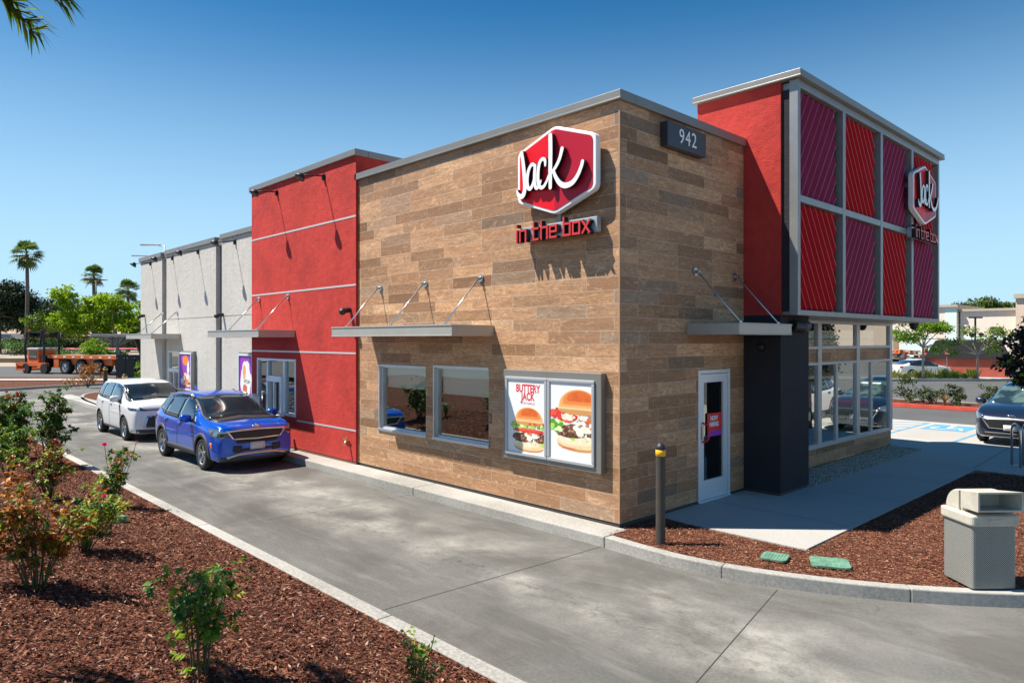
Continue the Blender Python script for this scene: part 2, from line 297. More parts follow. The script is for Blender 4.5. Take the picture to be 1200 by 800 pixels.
foodmat('lettuce', [(0.35, (0.08, 0.28, 0.02)), (0.55, (0.35, 0.6, 0.08)), (0.65, (0.75, 0.85, 0.5))], 45)
foodmat('patty', [(0.35, (0.04, 0.012, 0.008)), (0.55, (0.16, 0.06, 0.035)), (0.7, (0.38, 0.2, 0.13))], 50)
foodmat('tomato', [(0.3, (0.6, 0.01, 0.01)), (0.7, (0.85, 0.08, 0.05))], 30); foodmat('cheese', [(0.3, (0.85, 0.78, 0.6)), (0.7, (0.88, 0.86, 0.75))], 12)
foodmat('bacon', [(0.35, (0.3, 0.01, 0.01)), (0.55, (0.6, 0.06, 0.04)), (0.68, (0.8, 0.5, 0.4))], 40)
for nm_, c_ in (('bun_edge', (.62, .30, .10)), ('bun_crumb', (.86, .72, .48)), ('bun_g1', (.84, .52, .22)), ('bun_g2', (.82, .38, .12)), ('bun_g3', (.76, .24, .055)), ('patty_a', (.10, .035, .02)), ('patty_b', (.24, .10, .06)), ('patty_c', (.42, .23, .15)), ('tomato_b', (.85, .10, .06)), ('bacon_b', (.55, .03, .03)), ('lettuce_a', (.10, .34, .02)), ('lettuce_b', (.42, .65, .12)), ('lettuce_c', (.74, .84, .45))): M(nm_, c_, .4)
foodmat('fries', [(0.4, (0.8, 0.75, 0.7)), (0.5, (0.85, 0.35, 0.05)), (0.6, (0.8, 0.6, 0.3))], 9)
def tint(name): return MATS[name]

# ------------------------------------------------------------------ mesh helpers
class MB:
    def __init__(s): s.v = []; s.f = []; s.m = []; s.ms = []
    def mi(s, mat):
        if mat is None: return 0
        if mat not in s.ms: s.ms.append(mat)
        return s.ms.index(mat)
    def add(s, vs, fs, mat=None, mx=None):
        o = len(s.v)
        s.v += [tuple(mx @ Vector(v)) if mx else tuple(v) for v in vs]
        k = s.mi(mat)
        for f in fs: s.f.append(tuple(i + o for i in f)); s.m.append(k)
        return s
    def box(s, x0, x1, y0, y1, z0, z1, mat=None, mx=None):
        vs = [(x, y, z) for z in (z0, z1) for y in (y0, y1) for x in (x0, x1)]
        return s.add(vs, [(0, 2, 3, 1), (4, 5, 7, 6), (0, 1, 5, 4), (2, 6, 7, 3), (0, 4, 6, 2), (1, 3, 7, 5)], mat, mx)
    def prism(s, pts, d, mat=None, mx=None):      # pts: closed list of 3D points, extruded by vector d
        n = len(pts); vs = [Vector(p) for p in pts] + [Vector(p) + Vector(d) for p in pts]
        fs = [tuple(range(n))[::-1], tuple(range(n, 2 * n))] + [(i, (i + 1) % n, n + (i + 1) % n, n + i) for i in range(n)]
        return s.add(vs, fs, mat, mx)
    def tube(s, pts, r, n=8, mat=None, mx=None, r2=None):
        pts = [Vector(p) for p in pts]; rings = []; N = len(pts)
        up = Vector((0, 0, 1)); d0 = (pts[1] - pts[0]).normalized()
        a = d0.cross(up) if abs(d0.z) < .95 else d0.cross(Vector((1, 0, 0))); a.normalize()
        vs = []
        for i, p in enumerate(pts):
            d = (pts[min(i + 1, N - 1)] - pts[max(i - 1, 0)]).normalized()
            a = (a - d * a.dot(d)).normalized(); b = d.cross(a)
            rr = (r[i] if isinstance(r, (list, tuple)) else (r if r2 is None else r + (r2 - r) * i / (N - 1)))
            for k in range(n):
                t = 2 * math.pi * k / n; vs.append(p + (a * math.cos(t) + b * math.sin(t)) * rr)
        fs = [(i * n + k, i * n + (k + 1) % n, (i + 1) * n + (k + 1) % n, (i + 1) * n + k) for i in range(N - 1) for k in range(n)]
        fs += [tuple(range(n))[::-1], tuple(range((N - 1) * n, N * n))]
        return s.add(vs, fs, mat, mx)
    def cyl(s, c, r, z0, z1, n=20, mat=None, mx=None, r2=None):
        return s.tube([(c[0], c[1], z0), (c[0], c[1], z1)], r, n, mat, mx, r2)
    def lathe(s, prof, n=24, mat=None, mx=None):      # prof (r, z) about local Z
        vs = [(r * math.cos(2 * math.pi * k / n), r * math.sin(2 * math.pi * k / n), z) for r, z in prof for k in range(n)]
        fs = [(i * n + k, i * n + (k + 1) % n, (i + 1) * n + (k + 1) % n, (i + 1) * n + k) for i in range(len(prof) - 1) for k in range(n)]
        return s.add(vs, fs, mat, mx)
    def build(s, name, mat=None, parent=None, smooth=False, bevel=0, local=None, subd=0):
        me = bpy.data.meshes.new(name)
        me.from_pydata([tuple(v) for v in s.v], [], s.f); me.validate()
        ms = s.ms if s.ms else [mat]
        for x in ms: me.materials.append(MATS[x])
        if len(ms) > 1: me.polygons.foreach_set('material_index', s.m[:len(me.polygons)])
        bm = bmesh.new(); bm.from_mesh(me); bmesh.ops.recalc_face_normals(bm, faces=bm.faces); bm.to_mesh(me); bm.free()
        if smooth: me.polygons.foreach_set('use_smooth', [True] * len(me.polygons))
        me.update()
        o = bpy.data.objects.new(name, me); COL.objects.link(o)
        if parent: o.parent = parent
        if bevel:
            md = o.modifiers.new('bevel', 'BEVEL'); md.width = bevel; md.segments = 2; md.limit_method = 'ANGLE'
        if subd:
            md = o.modifiers.new('sub', 'SUBSURF'); md.levels = md.render_levels = subd
        return o
def tag(o, label=None, cat=None, group=None, kind=None):
    if label: o['label'] = label
    if cat: o['category'] = cat
    if group: o['group'] = group
    if kind: o['kind'] = kind
    return o
def thing(name, label, cat, loc=(0, 0, 0), rz=0, group=None):
    o = bpy.data.objects.new(name, None); COL.objects.link(o); o.empty_display_size = .2
    o.location = loc; o.rotation_euler = (0, 0, rz); return tag(o, label, cat, group)
def dup(o, label=None, loc=None, rz=None, parent=None):
    c = o.copy(); COL.objects.link(c)
    if parent: c.parent = parent
    if label: c['label'] = label
    if loc is not None: c.location = loc
    if rz is not None: c.rotation_euler = (0, 0, rz)
    for ch in list(o.children): dup(ch, parent=c)
    return c
def struct(o): o['kind'] = 'structure'; return o
def fastmesh(name, verts, faces, mat, parent=None, midx=None, mats=None):
    me = bpy.data.meshes.new(name); nv = len(verts); nf = len(faces); k = faces.shape[1]
    me.vertices.add(nv); me.vertices.foreach_set('co', verts.astype(np.float32).ravel())
    me.loops.add(nf * k); me.loops.foreach_set('vertex_index', faces.astype(np.int32).ravel())
    me.polygons.add(nf); me.polygons.foreach_set('loop_start', np.arange(0, nf * k, k, dtype=np.int32))
    for m in (mats or [mat]): me.materials.append(MATS[m])
    if midx is not None: me.polygons.foreach_set('material_index', midx.astype(np.int32))
    me.update(calc_edges=True)
    o = bpy.data.objects.new(name, me); COL.objects.link(o)
    if parent: o.parent = parent
    return o
def textmesh(body, size, mat, name, parent=None, extrude=0.005, mx=None, sx=1.0, bold=0.0, align='CENTER', space=1.0):
    cu = bpy.data.curves.new('t', 'FONT'); cu.body = body; cu.size = size; cu.extrude = extrude; cu.align_x = align; cu.align_y = 'CENTER'
    cu.offset = bold; cu.space_character = space; cu.resolution_u = 3
    o = bpy.data.objects.new('t', cu); dg = bpy.context.evaluated_depsgraph_get()
    COL.objects.link(o); dg.update(); me = bpy.data.meshes.new_from_object(o.evaluated_get(dg)); bpy.data.objects.remove(o)
    me.name = name; me.materials.clear(); me.materials.append(MATS[mat])
    me.transform(Matrix.Diagonal((sx, 1, 1, 1)))
    if mx: me.transform(mx)
    r = bpy.data.objects.new(name, me); COL.objects.link(r)
    if parent: r.parent = parent
    return r
FACE_S = Matrix.Rotation(R(90), 4, 'X')        # text plane -> facing -Y, upright
def txt_s(x, y, z): return Matrix.Translation((x, y, z)) @ FACE_S

# ------------------------------------------------------------------ ground, lane, kerbs
def hb(y):
    s = min(max((-4.38 - y) / 4.5, 0), 1); s = s * s * (3 - 2 * s) * .6 + s * .4
    return .15 + .8 * s
g = MB(); g.add([(-900, -900, -.012), (900, -900, -.012), (900, 900, -.012), (-900, 900, -.012)], [(0, 1, 2, 3)])
struct(g.build('ground', 'asphalt'))
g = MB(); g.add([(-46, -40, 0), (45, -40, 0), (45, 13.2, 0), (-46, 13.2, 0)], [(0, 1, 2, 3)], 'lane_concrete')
def strip(p, q, wd=.009, z=.004):
    p = Vector((*p, z)); q = Vector((*q, z)); d = (q - p).normalized(); n = Vector((-d.y, d.x, 0)) * wd / 2
    g.add([p - n, p + n, q + n, q - n], [(0, 1, 2, 3)], 'joint')
strip((-.05, -4.19), (.1, -.53)); strip((3.35, -4.19), (2.55, -.39)); strip((-4.5, -4.19), (-4.4, -.53), .008); strip((-9, -4.19), (-9, -.53))
strip((-13.5, -4.19), (-13.5, -.53)); strip((-18, -4.19), (-18, -.53)); strip((-24, -30), (-24, 10)); strip((-30, -30), (-30, 10))
strip((-46, -4.3), (-29, -4.3)); strip((8, -6), (6, 1.5))
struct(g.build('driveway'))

# building kerb and apron
def ribbon(mb, path, off0, off1, z0, z1, mat=None):      # raised strip along a path, between two offsets to its left
    P = [Vector((*p, 0)) for p in path]; N = len(P); a = []; b = []
    for i in range(N):
        d = (P[min(i + 1, N - 1)] - P[max(i - 1, 0)]).normalized(); n = Vector((-d.y, d.x, 0)); a.append(P[i] + n * off0); b.append(P[i] + n * off1)
    vs = []
    for i in range(N):
        vs += [(a[i].x, a[i].y, z0), (a[i].x, a[i].y, z1), (b[i].x, b[i].y, z1), (b[i].x, b[i].y, z0)]
    fs = [(4 * i + k, 4 * i + 4 + k, 4 * i + 4 + (k + 1) % 4, 4 * i + (k + 1) % 4) for i in range(N - 1) for k in range(4)]
    fs += [(0, 1, 2, 3), tuple(4 * (N - 1) + k for k in (3, 2, 1, 0))]
    mb.add(vs, fs, mat)
def smoothpath(pts, n=8):
    out = []; P = [Vector(p) for p in pts]
    for i in range(len(P) - 1):
        p0 = P[max(i - 1, 0)]; p1 = P[i]; p2 = P[i + 1]; p3 = P[min(i + 2, len(P) - 1)]
        for k in range(n):
            t = k / n
            out.append(tuple(0.5 * ((2 * p1) + (p2 - p0) * t + (2 * p0 - 5 * p1 + 4 * p2 - p3) * t * t + (3 * p1 - p0 - 3 * p2 + p3) * t ** 3)))
    out.append(tuple(P[-1])); return out
KC = smoothpath([(.16, -.54), (.9, -.59), (1.6, -.56), (2.5, -.33), (3.6, .2), (4.62, .98), (5.6, 2.0), (7, 4.2), (7.6, 7), (7.7, 9.6)])
k = MB()
for x0, x1 in ((-34, -23), (-22.994, -13.5), (-13.494, -8.9), (-8.894, -4.31), (-4.304, .15)):
    k.box(x0, x1, -.54, -.003 if x1 > -12.4 else .14, -.05, .15)
struct(k.build('building_kerb', 'kerb_concrete', bevel=.02))
k = MB()
seg = 0; n = len(KC)
cuts = [0, 19, 33, 50, n - 1]
for a, b in zip(cuts[:-1], cuts[1:]):
    pth = KC[a:b + 1]
    pth = [tuple(Vector(pth[0]) + (Vector(pth[1]) - Vector(pth[0])) * .02)] + pth[1:]
    ribbon(k, pth, 0, .15, -.05, .15)
struct(k.build('bed_kerb', 'kerb_concrete', bevel=.015))
# planting bed and walk at the corner
inner = [(p[0], p[1] + .1) for p in KC]
g = MB(); bed = [(0.0, -.45)] + [tuple(Vector(p) + Vector((-.05, .14))) for p in KC[2:]] + [(3.0, 9.6), (0.0, 4)]
g.add([(x, y, .135) for x, y in bed], [tuple(range(len(bed)))])
struct(g.build('planting_bed', 'mulch'))
g = MB()
walk = [(0.0, .955), (.99, .872), (2.336, .862), (2.283, 2.492), (2.268, 9.04), (3.15, 9.02), (8.2, 9.0), (40, 9.0), (40, 13.2), (-12, 13.2), (-12, 11.25), (.715, 11.25), (.707, 4.7), (0, 4.7)]
g.prism([(x, y, .0) for x, y in walk], (0, 0, .152), 'walk_concrete')
for p, q in (((0.02, 2.45), (2.28, 2.45)), ((.72, 4.7), (2.27, 4.7)), ((.72, 6.9), (2.27, 6.9)), ((.72, 9.04), (2.27, 9.04)), ((2.27, 9.04), (2.1, 13.2)), ((-3, 11.25), (-3, 13.2)), ((5.4, 9.04), (5.4, 13.2))):
    strip(p, q, .012, .1545)
struct(g.build('walkway'))
g = MB(); g.box(-.1, .706, 4.7, 11.25, .0, .14); struct(g.build('gravel_strip', 'mulch'))
g = MB(); ribbon(g, [(2.27, 9.04), (8, 9.04)], -.14, 0, .1, .158); g.box(2.272, 2.33, .87, 9.0, .05, .157)
struct(g.build('walk_edging', 'walk_concrete'))
g = MB(); g.add([(4.95, .9, .139), (9, 4, .139), (9, 8.9, .139), (5.3, 8.9, .139), (5.0, 2.2, .139)], [(0, 1, 2, 3, 4)])
struct(g.build('service_pad', 'walk_concrete'))
# parking side
g = MB(); g.add([(-30, 13.2, .0), (30, 13.2, 0), (30, 19.3, 0), (-30, 19.3, 0)], [(0, 1, 2, 3)]); struct(g.build('parking_stalls', 'stall_concrete'))
g = MB(); g.box(-1.38, -1.28, 13.4, 18.9, .001, .004, 'ada_blue'); g.box(.52, .62, 13.4, 18.9, .001, .004, 'ada_blue')
g.box(3.1, 3.2, 13.4, 18.9, .001, .004, 'white_line')
g.box(-1.05, .2, 16.95, 18.6, .001, .004, 'ada_blue')
def ribb(path, wd, z, mat):
    for p, q in zip(path[:-1], path[1:]):
        p = Vector((*p, z)); q = Vector((*q, z)); d = (q - p).normalized(); n = Vector((-d.y, d.x, 0)) * wd / 2; p = p - d * wd * .3; q = q + d * wd * .3
        z += .0004; p.z = q.z = z
        g.add([p - n, p + n, q + n, q - n], [(0, 1, 2, 3)], mat)
ribb([(-.45, 18.2), (-.45, 17.75), (-.1, 17.75), (.02, 17.3)], .1, .008, 'white_line')
ribb([(-.45 + .38 * math.cos(a) - .02, 17.5 + .33 * math.sin(a)) for a in [R(d) for d in range(130, 345, 24)]], .09, .011, 'white_line')
g.add([(-.45 + .1 * math.cos(R(30 * i)), 18.38 + .1 * math.sin(R(30 * i)), .0085) for i in range(12)], [tuple(range(12))], 'white_line')
for i in range(6): 
    y = 13.6 + i * .85; g.add([(-3.3, y, .004), (-1.4, y + .9, .004), (-1.4, y + 1.0, .004), (-3.3, y + .1, .004)], [(0, 1, 2, 3)], 'ada_blue')
struct(g.build('parking_markings'))
g = MB(); g.box(-14, 1.25, 24.5, 24.66, 0, .15, 'red_kerb'); g.box(-14, 1.25, 27.0, 27.15, 0, .15, 'kerb_concrete'); g.box(1.25, 1.4, 24.5, 27.15, 0, .15, 'red_kerb')
g.box(-14, 1.25, 24.66, 27.0, 0, .13, 'mulch'); struct(g.build('planter_island', bevel=0))

# left planting bed: berm with kerb
g = MB(); K2 = [(9, -4.2), (-24, -4.2)] + [(-24 - 5 * math.sin(R(a)), -9.2 + 5 * math.cos(R(a))) for a in range(8, 91, 8)] + [(-29, -40)]
seg = [9, 5.2, .45, -4.3, -9, -13.5, -18, -24]
for a, b in zip(seg[:-1], seg[1:]): ribbon(g, [(a - .004, -4.2), (b + .004, -4.2)], 0, .17, -.05, .15)
ribbon(g, [(-24.004, -4.2)] + K2[2:], 0, .17, -.05, .15)
struct(g.build('lane_kerb', 'kerb_concrete', bevel=.015))
q_ = MB(); q_.add([(-46, -90, .3), (45, -90, .3), (45, -14.1, .3), (-46, -14.1, .3)], [(0, 1, 2, 3)]); struct(q_.build('rear_street', 'asphalt'))
xs = [12 - i * .5 for i in range(80)]; ys = [-4.36 - i * .3 for i in range(30)] + [-13.6, -14.2]
vs = []; 
def bermz(x, y):
    f = min(max((x + 28.8) / 3.0, 0), 1) if y < -6 else 1
    return (hb(y) - .15) * f + .15 + .015 * math.sin(x * 2.1 + y) * min(1, (-4.38 - y) * 2) - .012
for x in xs:
    for y in ys:
        xx = x
        if x < -24:      # follow the rounded end
            lim = -24 - math.sqrt(max(0, 4.84 ** 2 - max(0, (y + 9.2)) ** 2)) if y > -9.2 else -28.84
            xx = max(x, lim)
        vs.append((xx, y, bermz(xx, y)))
ny = len(ys); fs = [(i * ny + j, (i + 1) * ny + j, (i + 1) * ny + j + 1, i * ny + j + 1) for i in range(len(xs) - 1) for j in range(ny - 1)]
g = MB(); g.add(vs, fs); struct(g.build('mulch_bed', 'mulch', smooth=True))

def chips(name, pts, mat, label, lmin=.018, lmax=.05, asp=(.2, .42), tilt=.45, thick=.25):
    n = len(pts); L = RN.uniform(lmin, lmax, n) * RN.uniform(.6, 1, n); W = L * RN.uniform(*asp, n)
    yaw = RN.uniform(0, 2 * np.pi, n); pit = RN.normal(0, tilt * .6, n); rol = RN.normal(0, tilt, n)
    d = np.stack([np.cos(yaw) * np.cos(pit), np.sin(yaw) * np.cos(pit), np.sin(pit)], 1)
    s = np.stack([-np.sin(yaw), np.cos(yaw), np.zeros(n)], 1); u = np.cross(d, s)
    s2 = s * np.cos(rol)[:, None] + u * np.sin(rol)[:, None]; u2 = np.cross(d, s2)
    Lh = L[:, None] * .5; Wh = W[:, None] * .5; T = (W * thick)[:, None]
    a = pts - d * Lh; b = pts + d * Lh
    v = np.stack([a, pts - s2 * Wh + u2 * T * .2, b, pts + s2 * Wh + u2 * T * .2, pts + u2 * T * 1.1], 1)
    # a four sided sliver with a raised ridge
    f = np.array([[0, 1, 4], [1, 2, 4], [2, 3, 4], [3, 0, 4]])
    F = (np.arange(n)[:, None, None] * 5 + f[None]).reshape(-1, 3)
    o = fastmesh(name, v.reshape(-1, 3), F, mat); tag(o, label, None, None, 'stuff'); return o
def berm_pts(n):
    out = []
    while len(out) < n:
        m = 40000; x = RN.uniform(-26, 8, m); y = RN.uniform(-10.5, -4.4, m)
        dx = x - CAM.x; dy = y - CAM.y; t = dx * CF.x + dy * CF.y; u = dx * CR.x + dy * CR.y
        keep = (t > 2) & (np.abs(u) < t * .80) & (RN.uniform(0, 1, m) < np.clip(7.0 / (t + 1e-3), 0, 1) ** 1.5)
        for a, b in zip(x[keep], y[keep]):
            out.append((a, b, bermz(a, b) + RN.uniform(0, .02)))
    return np.array(out[:n])
chips('mulch_chips', berm_pts(88000), 'mulch_chip_dark', 'red brown bark mulch covering the sloped bed at left', .025, .085, (.15, .38), .65)
def inpoly(x, y, poly):
    c = np.zeros(len(x), bool); j = len(poly) - 1
    for i in range(len(poly)):
        xi, yi = poly[i]; xj, yj = poly[j]
        c ^= ((yi > y) != (yj > y)) & (x < (xj - xi) * (y - yi) / (yj - yi + 1e-12) + xi); j = i
    return c
x = RN.uniform(0, 8, 150000); y = RN.uniform(-.5, 9, 150000)
bp = [(0.05, -.42)] + [tuple(Vector(p) + Vector((-.08, .17))) for p in KC[2:]] + [(7.5, 8.95), (2.36, 8.95), (2.36, .84), (.99, .85), (.05, .93)]
ok = inpoly(x, y, bp) & ~inpoly(x, y, [(4.95, .9), (9, 4), (9, 8.9), (5.3, 8.9), (5.0, 2.2)]); ok &= (x < 5.2)
x = x[ok][:52000]; y = y[ok][:52000]
chips('mulch_chips', np.stack([x, y, .14 + RN.uniform(0, .018, len(x))], 1), 'mulch_chip', 'bark mulch around the bollard and bin at the corner')
n = 26000; chips('gravel_stones', np.stack([RN.uniform(-.09, .7, n), RN.uniform(4.72, 11.24, n), .14 + RN.uniform(0, .01, n)], 1), 'gravel', 'pale loose gravel strip under the dining windows', .02, .045, (.6, .95), .4, .5)

# ------------------------------------------------------------------ restaurant building
B = thing('restaurant_building', 'flat roofed restaurant with wood tile corner, red tower and grey stucco rear', 'building', (0, 0, 0))
def wall(mb, axis, c, thick, a0, a1, z0, z1, holes, mat=None):
    """wall slab in plane axis=c, outer face at c, thickness inwards; holes = (a0,a1,z0,z1)"""
    A = sorted({a0, a1, *[h[0] for h in holes], *[h[1] for h in holes]}); Z = sorted({z0, z1, *[h[2] for h in holes], *[h[3] for h in holes]})
    A = [a for a in A if a0 <= a <= a1]; Z = [z for z in Z if z0 <= z <= z1]
    solid = lambda i, j: 0 <= i < len(A) - 1 and 0 <= j < len(Z) - 1 and not any(h[0] <= (A[i] + A[i + 1]) / 2 <= h[1] and h[2] <= (Z[j] + Z[j + 1]) / 2 <= h[3] for h in holes)
    P = (lambda a, z, k: (a, c + k, z)) if axis == 'y' else (lambda a, z, k: (c + k, a, z))
    for i in range(len(A) - 1):
        for j in range(len(Z) - 1):
            if not solid(i, j): continue
            q = [(A[i], Z[j]), (A[i + 1], Z[j]), (A[i + 1], Z[j + 1]), (A[i], Z[j + 1])]
            mb.add([P(*p, 0) for p in q], [(0, 1, 2, 3)], mat); mb.add([P(*p, thick) for p in q], [(3, 2, 1, 0)], mat)
            for e, (di, dj) in enumerate(((0, -1), (1, 0), (0, 1), (-1, 0))):
                if not solid(i + di, j + dj):
                    p, r_ = q[e], q[(e + 1) % 4]; mb.add([P(*p, 0), P(*r_, 0), P(*r_, thick), P(*p, thick)], [(0, 1, 2, 3)], mat)
# wood tile volume
W1 = (-6.26, -4.64, 1.0, 2.33); W2 = (-4.40, -2.83, 1.0, 2.36); DR = (2.092, 3.111, .155, 2.344)
m = MB(); wall(m, 'y', 0, .2, -7.08, 0, .2, 6.3, [W1, W2]); wall(m, 'x', 0, -.2, .2, 3.87, .2, 6.3, [(DR[0], DR[1], .2, DR[3])])
m.build('wood_tile_wall', 'wood_tile', B)
m = MB(); m.box(-.012, .008, -.008, .012, .2, 6.3); m.build('corner_trim', 'corner_trim', B)
m = MB(); m.box(-7.08, -.012, .012, .19, .1, .2); m.box(-.19, -.012, .19, 2.09, .1, .2); m.box(-.19, -.012, 3.112, 3.8, .1, .2)
m.build('base_trim', 'base_trim', B)
def cap(mb, pts, w=.30, h=.15, out=.06):      # coping along an L; pts = list of boxes
    for b in pts: mb.box(*b)
m = MB(); m.box(-7.14, .06, -.06, .30, 6.3, 6.44); m.box(-.24, .06, .302, 3.596, 6.3, 6.44); m.box(-7.06, .07, -.072, -.06, 6.30, 6.33); m.build('parapet_cap', 'trim_metal', B, bevel=.008)
m = MB(); m.box(-7.08, -.2, .2, 9, 6.0, 6.1); m.box(-12.3, -7.0, .2, 9, 5.5, 5.6); m.box(-22.8, -12.3, .4, 9, 5.4, 5.5); m.build('roof', 'roof_membrane', B)
# red drive-through block
DW = (-12.05, -9.84, .95, 2.37)
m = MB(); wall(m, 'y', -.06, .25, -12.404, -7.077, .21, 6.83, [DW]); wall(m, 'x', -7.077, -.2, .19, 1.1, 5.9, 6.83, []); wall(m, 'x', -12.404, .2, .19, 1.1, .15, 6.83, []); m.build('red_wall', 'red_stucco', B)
m = MB()
for z in (5.53, 4.04, 2.555): m.box(-12.406, -7.075, -.066, -.058, z - .02, z + .02)
m.box(-9.78, -7.075, -.066, -.058, .86, .90); m.build('control_joint', 'silver_groove', B)
m = MB(); m.box(-12.46, -7.02, -.12, .22, 6.83, 6.97); m.box(-7.30, -7.02, .222, 1.12, 6.83, 6.97); m.box(-12.46, -7.302, .88, 1.12, 6.83, 6.97); m.build('parapet_cap', 'trim_metal', B, bevel=.008)
m = MB(); m.box(-12.39, -7.09, -.05, .1, .15, .21); m.build('base_trim', 'brown_wall', B)
# grey rear walls
GY = .15
m = MB(); GW = (-19.75, -18.6, .95, 2.47)
for a, b, top in ((-22.9, -20.43, 5.80), (-19.97, -15.47, 5.82), (-15.01, -12.404, 5.85)):
    wall(m, 'y', GY, .25, a, b, .15, top, [GW] if a == -19.97 else [])
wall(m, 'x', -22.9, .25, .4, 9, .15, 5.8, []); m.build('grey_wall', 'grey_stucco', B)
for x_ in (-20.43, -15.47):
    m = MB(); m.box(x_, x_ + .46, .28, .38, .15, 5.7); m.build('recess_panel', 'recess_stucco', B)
m = MB(); m.box(-22.96, -20.40, .09, .5, 5.80, 5.95); m.box(-20.0, -15.44, .09, .5, 5.82, 5.97); m.box(-15.04, -12.404, .09, .5, 5.85, 6.0); m.box(-20.398, -20.002, .2, .5, 5.7, 5.88); m.box(-15.438, -15.042, .2, .5, 5.7, 5.9)
m.box(-22.96, -22.6, .502, 9, 5.8, 5.95); m.build('parapet_cap', 'trim_metal', B, bevel=.008)
m = MB(); m.box(-19.972, -15.468, .146, .152, 3.55, 3.565); m.box(-15.012, -12.41, .146, .152, 3.55, 3.565); m.build('control_joint', 'trim_metal', B)
# tower, pier, soffit
m = MB()
m.box(-.94, .69, 3.598, 11.5, 3.28, 7.28); m.build('red_tower', 'red_stucco', B)
m = MB(); m.box(-.935, .692, 4.735, 11.502, 3.262, 3.345); m.build('soffit', 'trim_metal', B)
m = MB(); m.box(.0, .688, 3.6, 4.727, .2, 3.28); m.build('dark_pier', 'dark_stucco', B, bevel=.006)
m = MB(); m.box(.02, .67, 3.615, 4.71, .13, .2); m.build('base_trim', 'base_trim', B)
m = MB(); m.box(-1.0, 1.07, 3.52, 11.60, 7.28, 7.41); m.box(-.99, 1.08, 3.51, 3.52, 7.28, 7.31); m.box(1.07, 1.08, 3.51, 11.6, 7.28, 7.31); m.build('parapet_cap', 'trim_metal', B, bevel=.008)
# screen: frame and corrugated panels
m = MB(); X0, X1 = .84, .99
for y0, y1 in ((3.60, 3.70), (5.51, 5.64), (7.47, 7.60), (9.40, 9.53), (11.36, 11.46)): m.box(X0 + .003, X1 + .004, y0, y1, 3.34, 7.15)
for z0, z1 in ((7.14, 7.277), (5.20, 5.32), (3.27, 3.36)): m.box(X0, X1, 3.602, 11.458, z0, z1)
m.box(.694, .838, 3.66, 11.4, 7.14, 7.26); m.box(.694, .838, 3.66, 11.4, 3.28, 3.34)
m.build('screen_frame', 'frame_metal', B, bevel=.006)
m = MB(); m.box(1.01, 1.0, 3.6, 3.61, 5, 5.1)
m = MB()
for y1 in (5.47, 7.43, 9.36, 11.29): m.box(.80, .87, y1 - .15, y1 - .06, 3.36, 7.11)
m.build('screen_post', 'mullion', B)
m = MB(); m.box(.695, .838, 3.64, 3.665, 3.34, 7.14); m.build('screen_gap_shade', 'dark_stucco', B)  # dark strip added in the gap beside the tower, standing for its shade
bays = ((3.74, 5.50), (5.68, 7.46), (7.64, 9.39), (9.57, 11.35)); ki = 0
for bi, (y0, y1) in enumerate(bays):
    for zi, (z0, z1) in enumerate(((5.34, 7.11), (3.38, 5.18))):
        purple = (bi + zi) % 2 == 0; sgn = 1 if purple else -1
        ye = y1 - .19; ph = .185; an = R(56); cs, sn = math.cos(an), math.sin(an)
        prof = [(0, 0), (.72, .042), (.79, .046), (1.0, 0)]      # (phase, height) of one folded rib
        m = MB(); y0p = y0 - .04
        corners = [(y0p, z0), (ye, z0), (ye, z1), (y0p, z1)]; U = lambda y, z: (y - y0p) * sn - sgn * (z - z0) * cs
        us = [U(*c_) for c_ in corners]; k0 = math.floor(min(us) / ph); k1 = math.ceil(max(us) / ph)
        def clipband(poly, lo, hi):
            for lim, sg in ((lo, 1), (hi, -1)):
                out = []
                for i in range(len(poly)):
                    p, q = poly[i], poly[(i + 1) % len(poly)]; a_, b_ = (U(*p) - lim) * sg, (U(*q) - lim) * sg
                    if a_ >= 0: out.append(p)
                    if a_ * b_ < 0: t = a_ / (a_ - b_); out.append((p[0] + (q[0] - p[0]) * t, p[1] + (q[1] - p[1]) * t))
                poly = out
                if len(poly) < 3: return None
            return poly
        for kk in range(k0, k1):
            for (pa, ha), (pb, hb_) in zip(prof[:-1], prof[1:]):
                lo, hi = (kk + pa) * ph, (kk + pb) * ph; P_ = clipband(corners, lo, hi)
                if not P_: continue
                vs = []
                for y, z in P_:
                    t = min(max((U(y, z) - lo) / (hi - lo), 0), 1); hh = ha + (hb_ - ha) * t
                    vs.append((.885 + hh, y + (hh * 1.1 if y > ye - 1e-6 else 0), z))
                m.add(vs, [tuple(range(len(vs)))], ('panel_purple' if purple else 'panel_red') if pa != .72 else ('rib_highlight_purple' if purple else 'rib_highlight_red'))  # rib crests coloured paler, a painted highlight along each fold
        m.build('corrugated_panel', None, B)
for i in range(6):
    y = 4.6 + i * 1.28; m = MB(); m.box(.95, 1.0, y, y + .05, 7.41, 7.45); m.build('cap_clip', 'sign_white', B)
# storefront
m = MB(); m.box(-.3, -.1, 4.73, 11.42, .16, .54); m.build('sill_wall', 'wood_tile', B)
m = MB(); m.box(-.29, -.12, 4.73, 11.4, .1, .16); m.build('base_trim', 'base_trim', B)
m = MB(); m.box(-.16, -.105, 4.73, 11.38, 2.37, 2.65); m.build('spandrel', 'wood_tile', B)
m = MB()
for y0, y1 in ((6.92, 7.10), (9.05, 9.24), (11.23, 11.42)): m.box(-.16, -.06, y0, y1, .56, 3.25)
for z0, z1 in ((.54, .63), (2.31, 2.37), (2.65, 2.71), (3.2, 3.28)): m.box(-.155, -.065, 4.74, 11.419, z0, z1)
for y in (5.9, 7.95, 10.03): m.box(-.15, -.075, y - .05, y + .05, .63, 2.31)
m.box(-12, -.16, 11.3, 11.4, .16, 3.28) if False else None
m.build('storefront_frame', 'mullion', B, bevel=.005)
